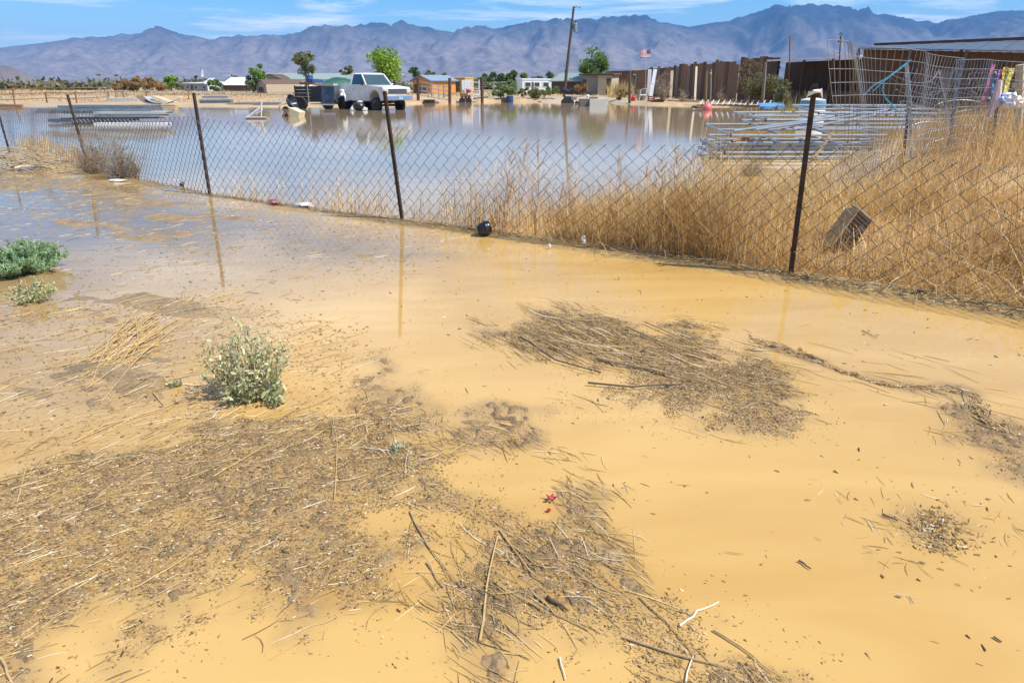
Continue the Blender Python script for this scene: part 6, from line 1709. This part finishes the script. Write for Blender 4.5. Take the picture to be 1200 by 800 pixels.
# ================================================================ SMALL LITTER AT THE FENCE
def brown_carton():
    b = gd(976, 312); t = thing('cardboard_carton', 'brown ribbed carton leaning behind the fence, right of the post', 'carton', (b.x + .06, b.y + .22, .06), .1)
    Mr = Matrix.Rotation(.66, 3, 'Y') @ Matrix.Rotation(-.18, 3, 'X')
    card = mat('shaded_cardboard', (.07, .04, .02), .85, var=.4, scale=9, stretch=(1, 1, 10))  # dark base colour carries the shade of the camera-facing side
    def q(p): return Mr @ Vector(p)
    X, Yd, Z = .19, .17, .46
    MB().box(q((0, 0, Z / 2)), (X, Yd, Z), M=Mr).build('carton', card, t)
    MB().slab([q((-X / 2 - .004, -Yd / 2 - .02, .02)), q((-X / 2 - .004, -Yd / 2 - .02, Z)), q((-X / 2 - .004, Yd / 2, Z)), q((-X / 2 - .004, Yd / 2, .02))], .012).build('flap', mat('sunlit_cardboard', (.30, .20, .10), .85, var=.25, scale=12), t)  # paler colour stands for sunlight on the carton's left side
    for k in range(12):
        z = .03 + k * .037; MB().box(q((0, -Yd / 2 - .002, z)), (X * .97, .006, .02), M=Mr).build('rib', card, t)
    MB().slab([q((-X / 2, -Yd / 2, Z + .003)), q((X / 2, -Yd / 2, Z + .003)), q((X / 2 + .03, Yd / 2, Z + .03)), q((-X / 2, Yd / 2, Z + .05))], .01).build('lid', TANW, t)
brown_carton()
def pot():
    b = gd(568, 277); t = thing('black_pot', 'small round black plastic pot lying at the fence foot', 'pot', (b.x, b.y, .03), .3)
    M = Matrix.Rotation(1.25, 3, 'Y') @ Matrix.Rotation(.2, 3, 'X')
    MB().lathe([(.02, -.10), (.06, -.095), (.085, -.05), (.09, .02), (.082, .07), (.06, .09), (.055, .09), (.07, .05), (.04, -.05)], (0, 0, .075), n=20, M=M).build('pot', mat('glossy_black', (.010, .012, .018), .32, var=.3, dark=(.10, .075, .05), patch=.4), t, smooth=True)
    MB().lathe([(.088, .0), (.096, .01), (.096, .03), (.088, .04)], (0, 0, .075), n=20, M=M).build('rim', MATS['glossy_black'], t, smooth=True)
    t.scale = (.82, .82, .82)
pot()
def scrap(px, py, lb, m, s, cat, name, z=.01):
    b = gd(px, py); rnd = random.Random(px); bm = bmesh.new()
    bmesh.ops.create_icosphere(bm, subdivisions=2, radius=1)
    for v in bm.verts:
        k = 1 + rnd.uniform(-.35, .25); v.co = Vector((v.co.x * s[0] * k, v.co.y * s[1] * k, v.co.z * s[2] * k))
    me = bpy.data.meshes.new(name); bm.to_mesh(me); bm.free()
    o = link_mesh(name, me, m); o.location = (b.x, b.y, max(0, gz(b.x, b.y)) + s[2] * .7 + z); return tag(o, lb, cat)
scrap(683, 289, 'white crumpled paper caught upright at the fence foot', CLOTH_W, (.028, .02, .05), 'paper', 'paper_scrap')
scrap(644, 292, 'tiny white scrap left of the upright crumpled paper', CLOTH_W, (.016, .012, .03), 'paper', 'paper_scrap')
scrap(322, 240, 'crumpled red and white wrapper at the pond edge', mat('red_wrapper', (.46, .13, .10), .5, var=.3, scale=25, dark=(.7, .66, .62), patch=.8), (.08, .05, .04), 'wrapper', 'crumpled_wrapper')
scrap(356, 243, 'white crumpled bag right of the red wrapper', CLOTH_W, (.14, .06, .035), 'bag', 'paper_bag')
scrap(157, 205, 'black plastic bag snagged right of the grey leafless bush', BLACKP, (.10, .07, .12), 'bag', 'black_bag', .02)
scrap(138, 213, 'long white paper scrap below the grey leafless bush', CLOTH_W, (.17, .05, .02), 'paper', 'paper_scrap')
scrap(214, 219, 'dark small clod at the fence foot between two posts', BLACKP, (.04, .03, .05), 'clod', 'dark_clod')
scrap(1078, 349, 'dark wet clod under the mesh right of the rusty post', WOODD, (.05, .03, .025), 'clod', 'dark_clod')
def petals():
    b = gd(646, 587); t = thing('flower_petals', 'dark red flower scrap on the tip of the lower trail', 'flower', (b.x, b.y, .012))
    rnd = random.Random(6); mred = mat('crimson_petal', (.38, .012, .03), .5, var=.2)
    for k in range(5):
        a = k * 1.25; c = Vector((math.cos(a) * .012, math.sin(a) * .012, .004)); d = Vector((math.cos(a), math.sin(a), .6)).normalized() * .016; s_ = Vector((-math.sin(a), math.cos(a), .2)) * .008
        MB().slab([c - d * .6, c + s_, c + d, c - s_], .0015).build('petal', mred, t)
    MB().tube([(0, 0, 0), (-.012, -.01, .004), (-.025, -.012, 0)], .0025, 5).build('stem', STICK_M[3], t)
    b = gd(643, 600); o = MB().slab([(-.009, -.004, 0), (.004, -.008, 0), (.01, .004, .003), (-.004, .008, .004)], .004).build('loose_petal', mred); o.location = (b.x, b.y, .008); tag(o, 'single dark red petal just below the flower scrap', 'petal')
petals()
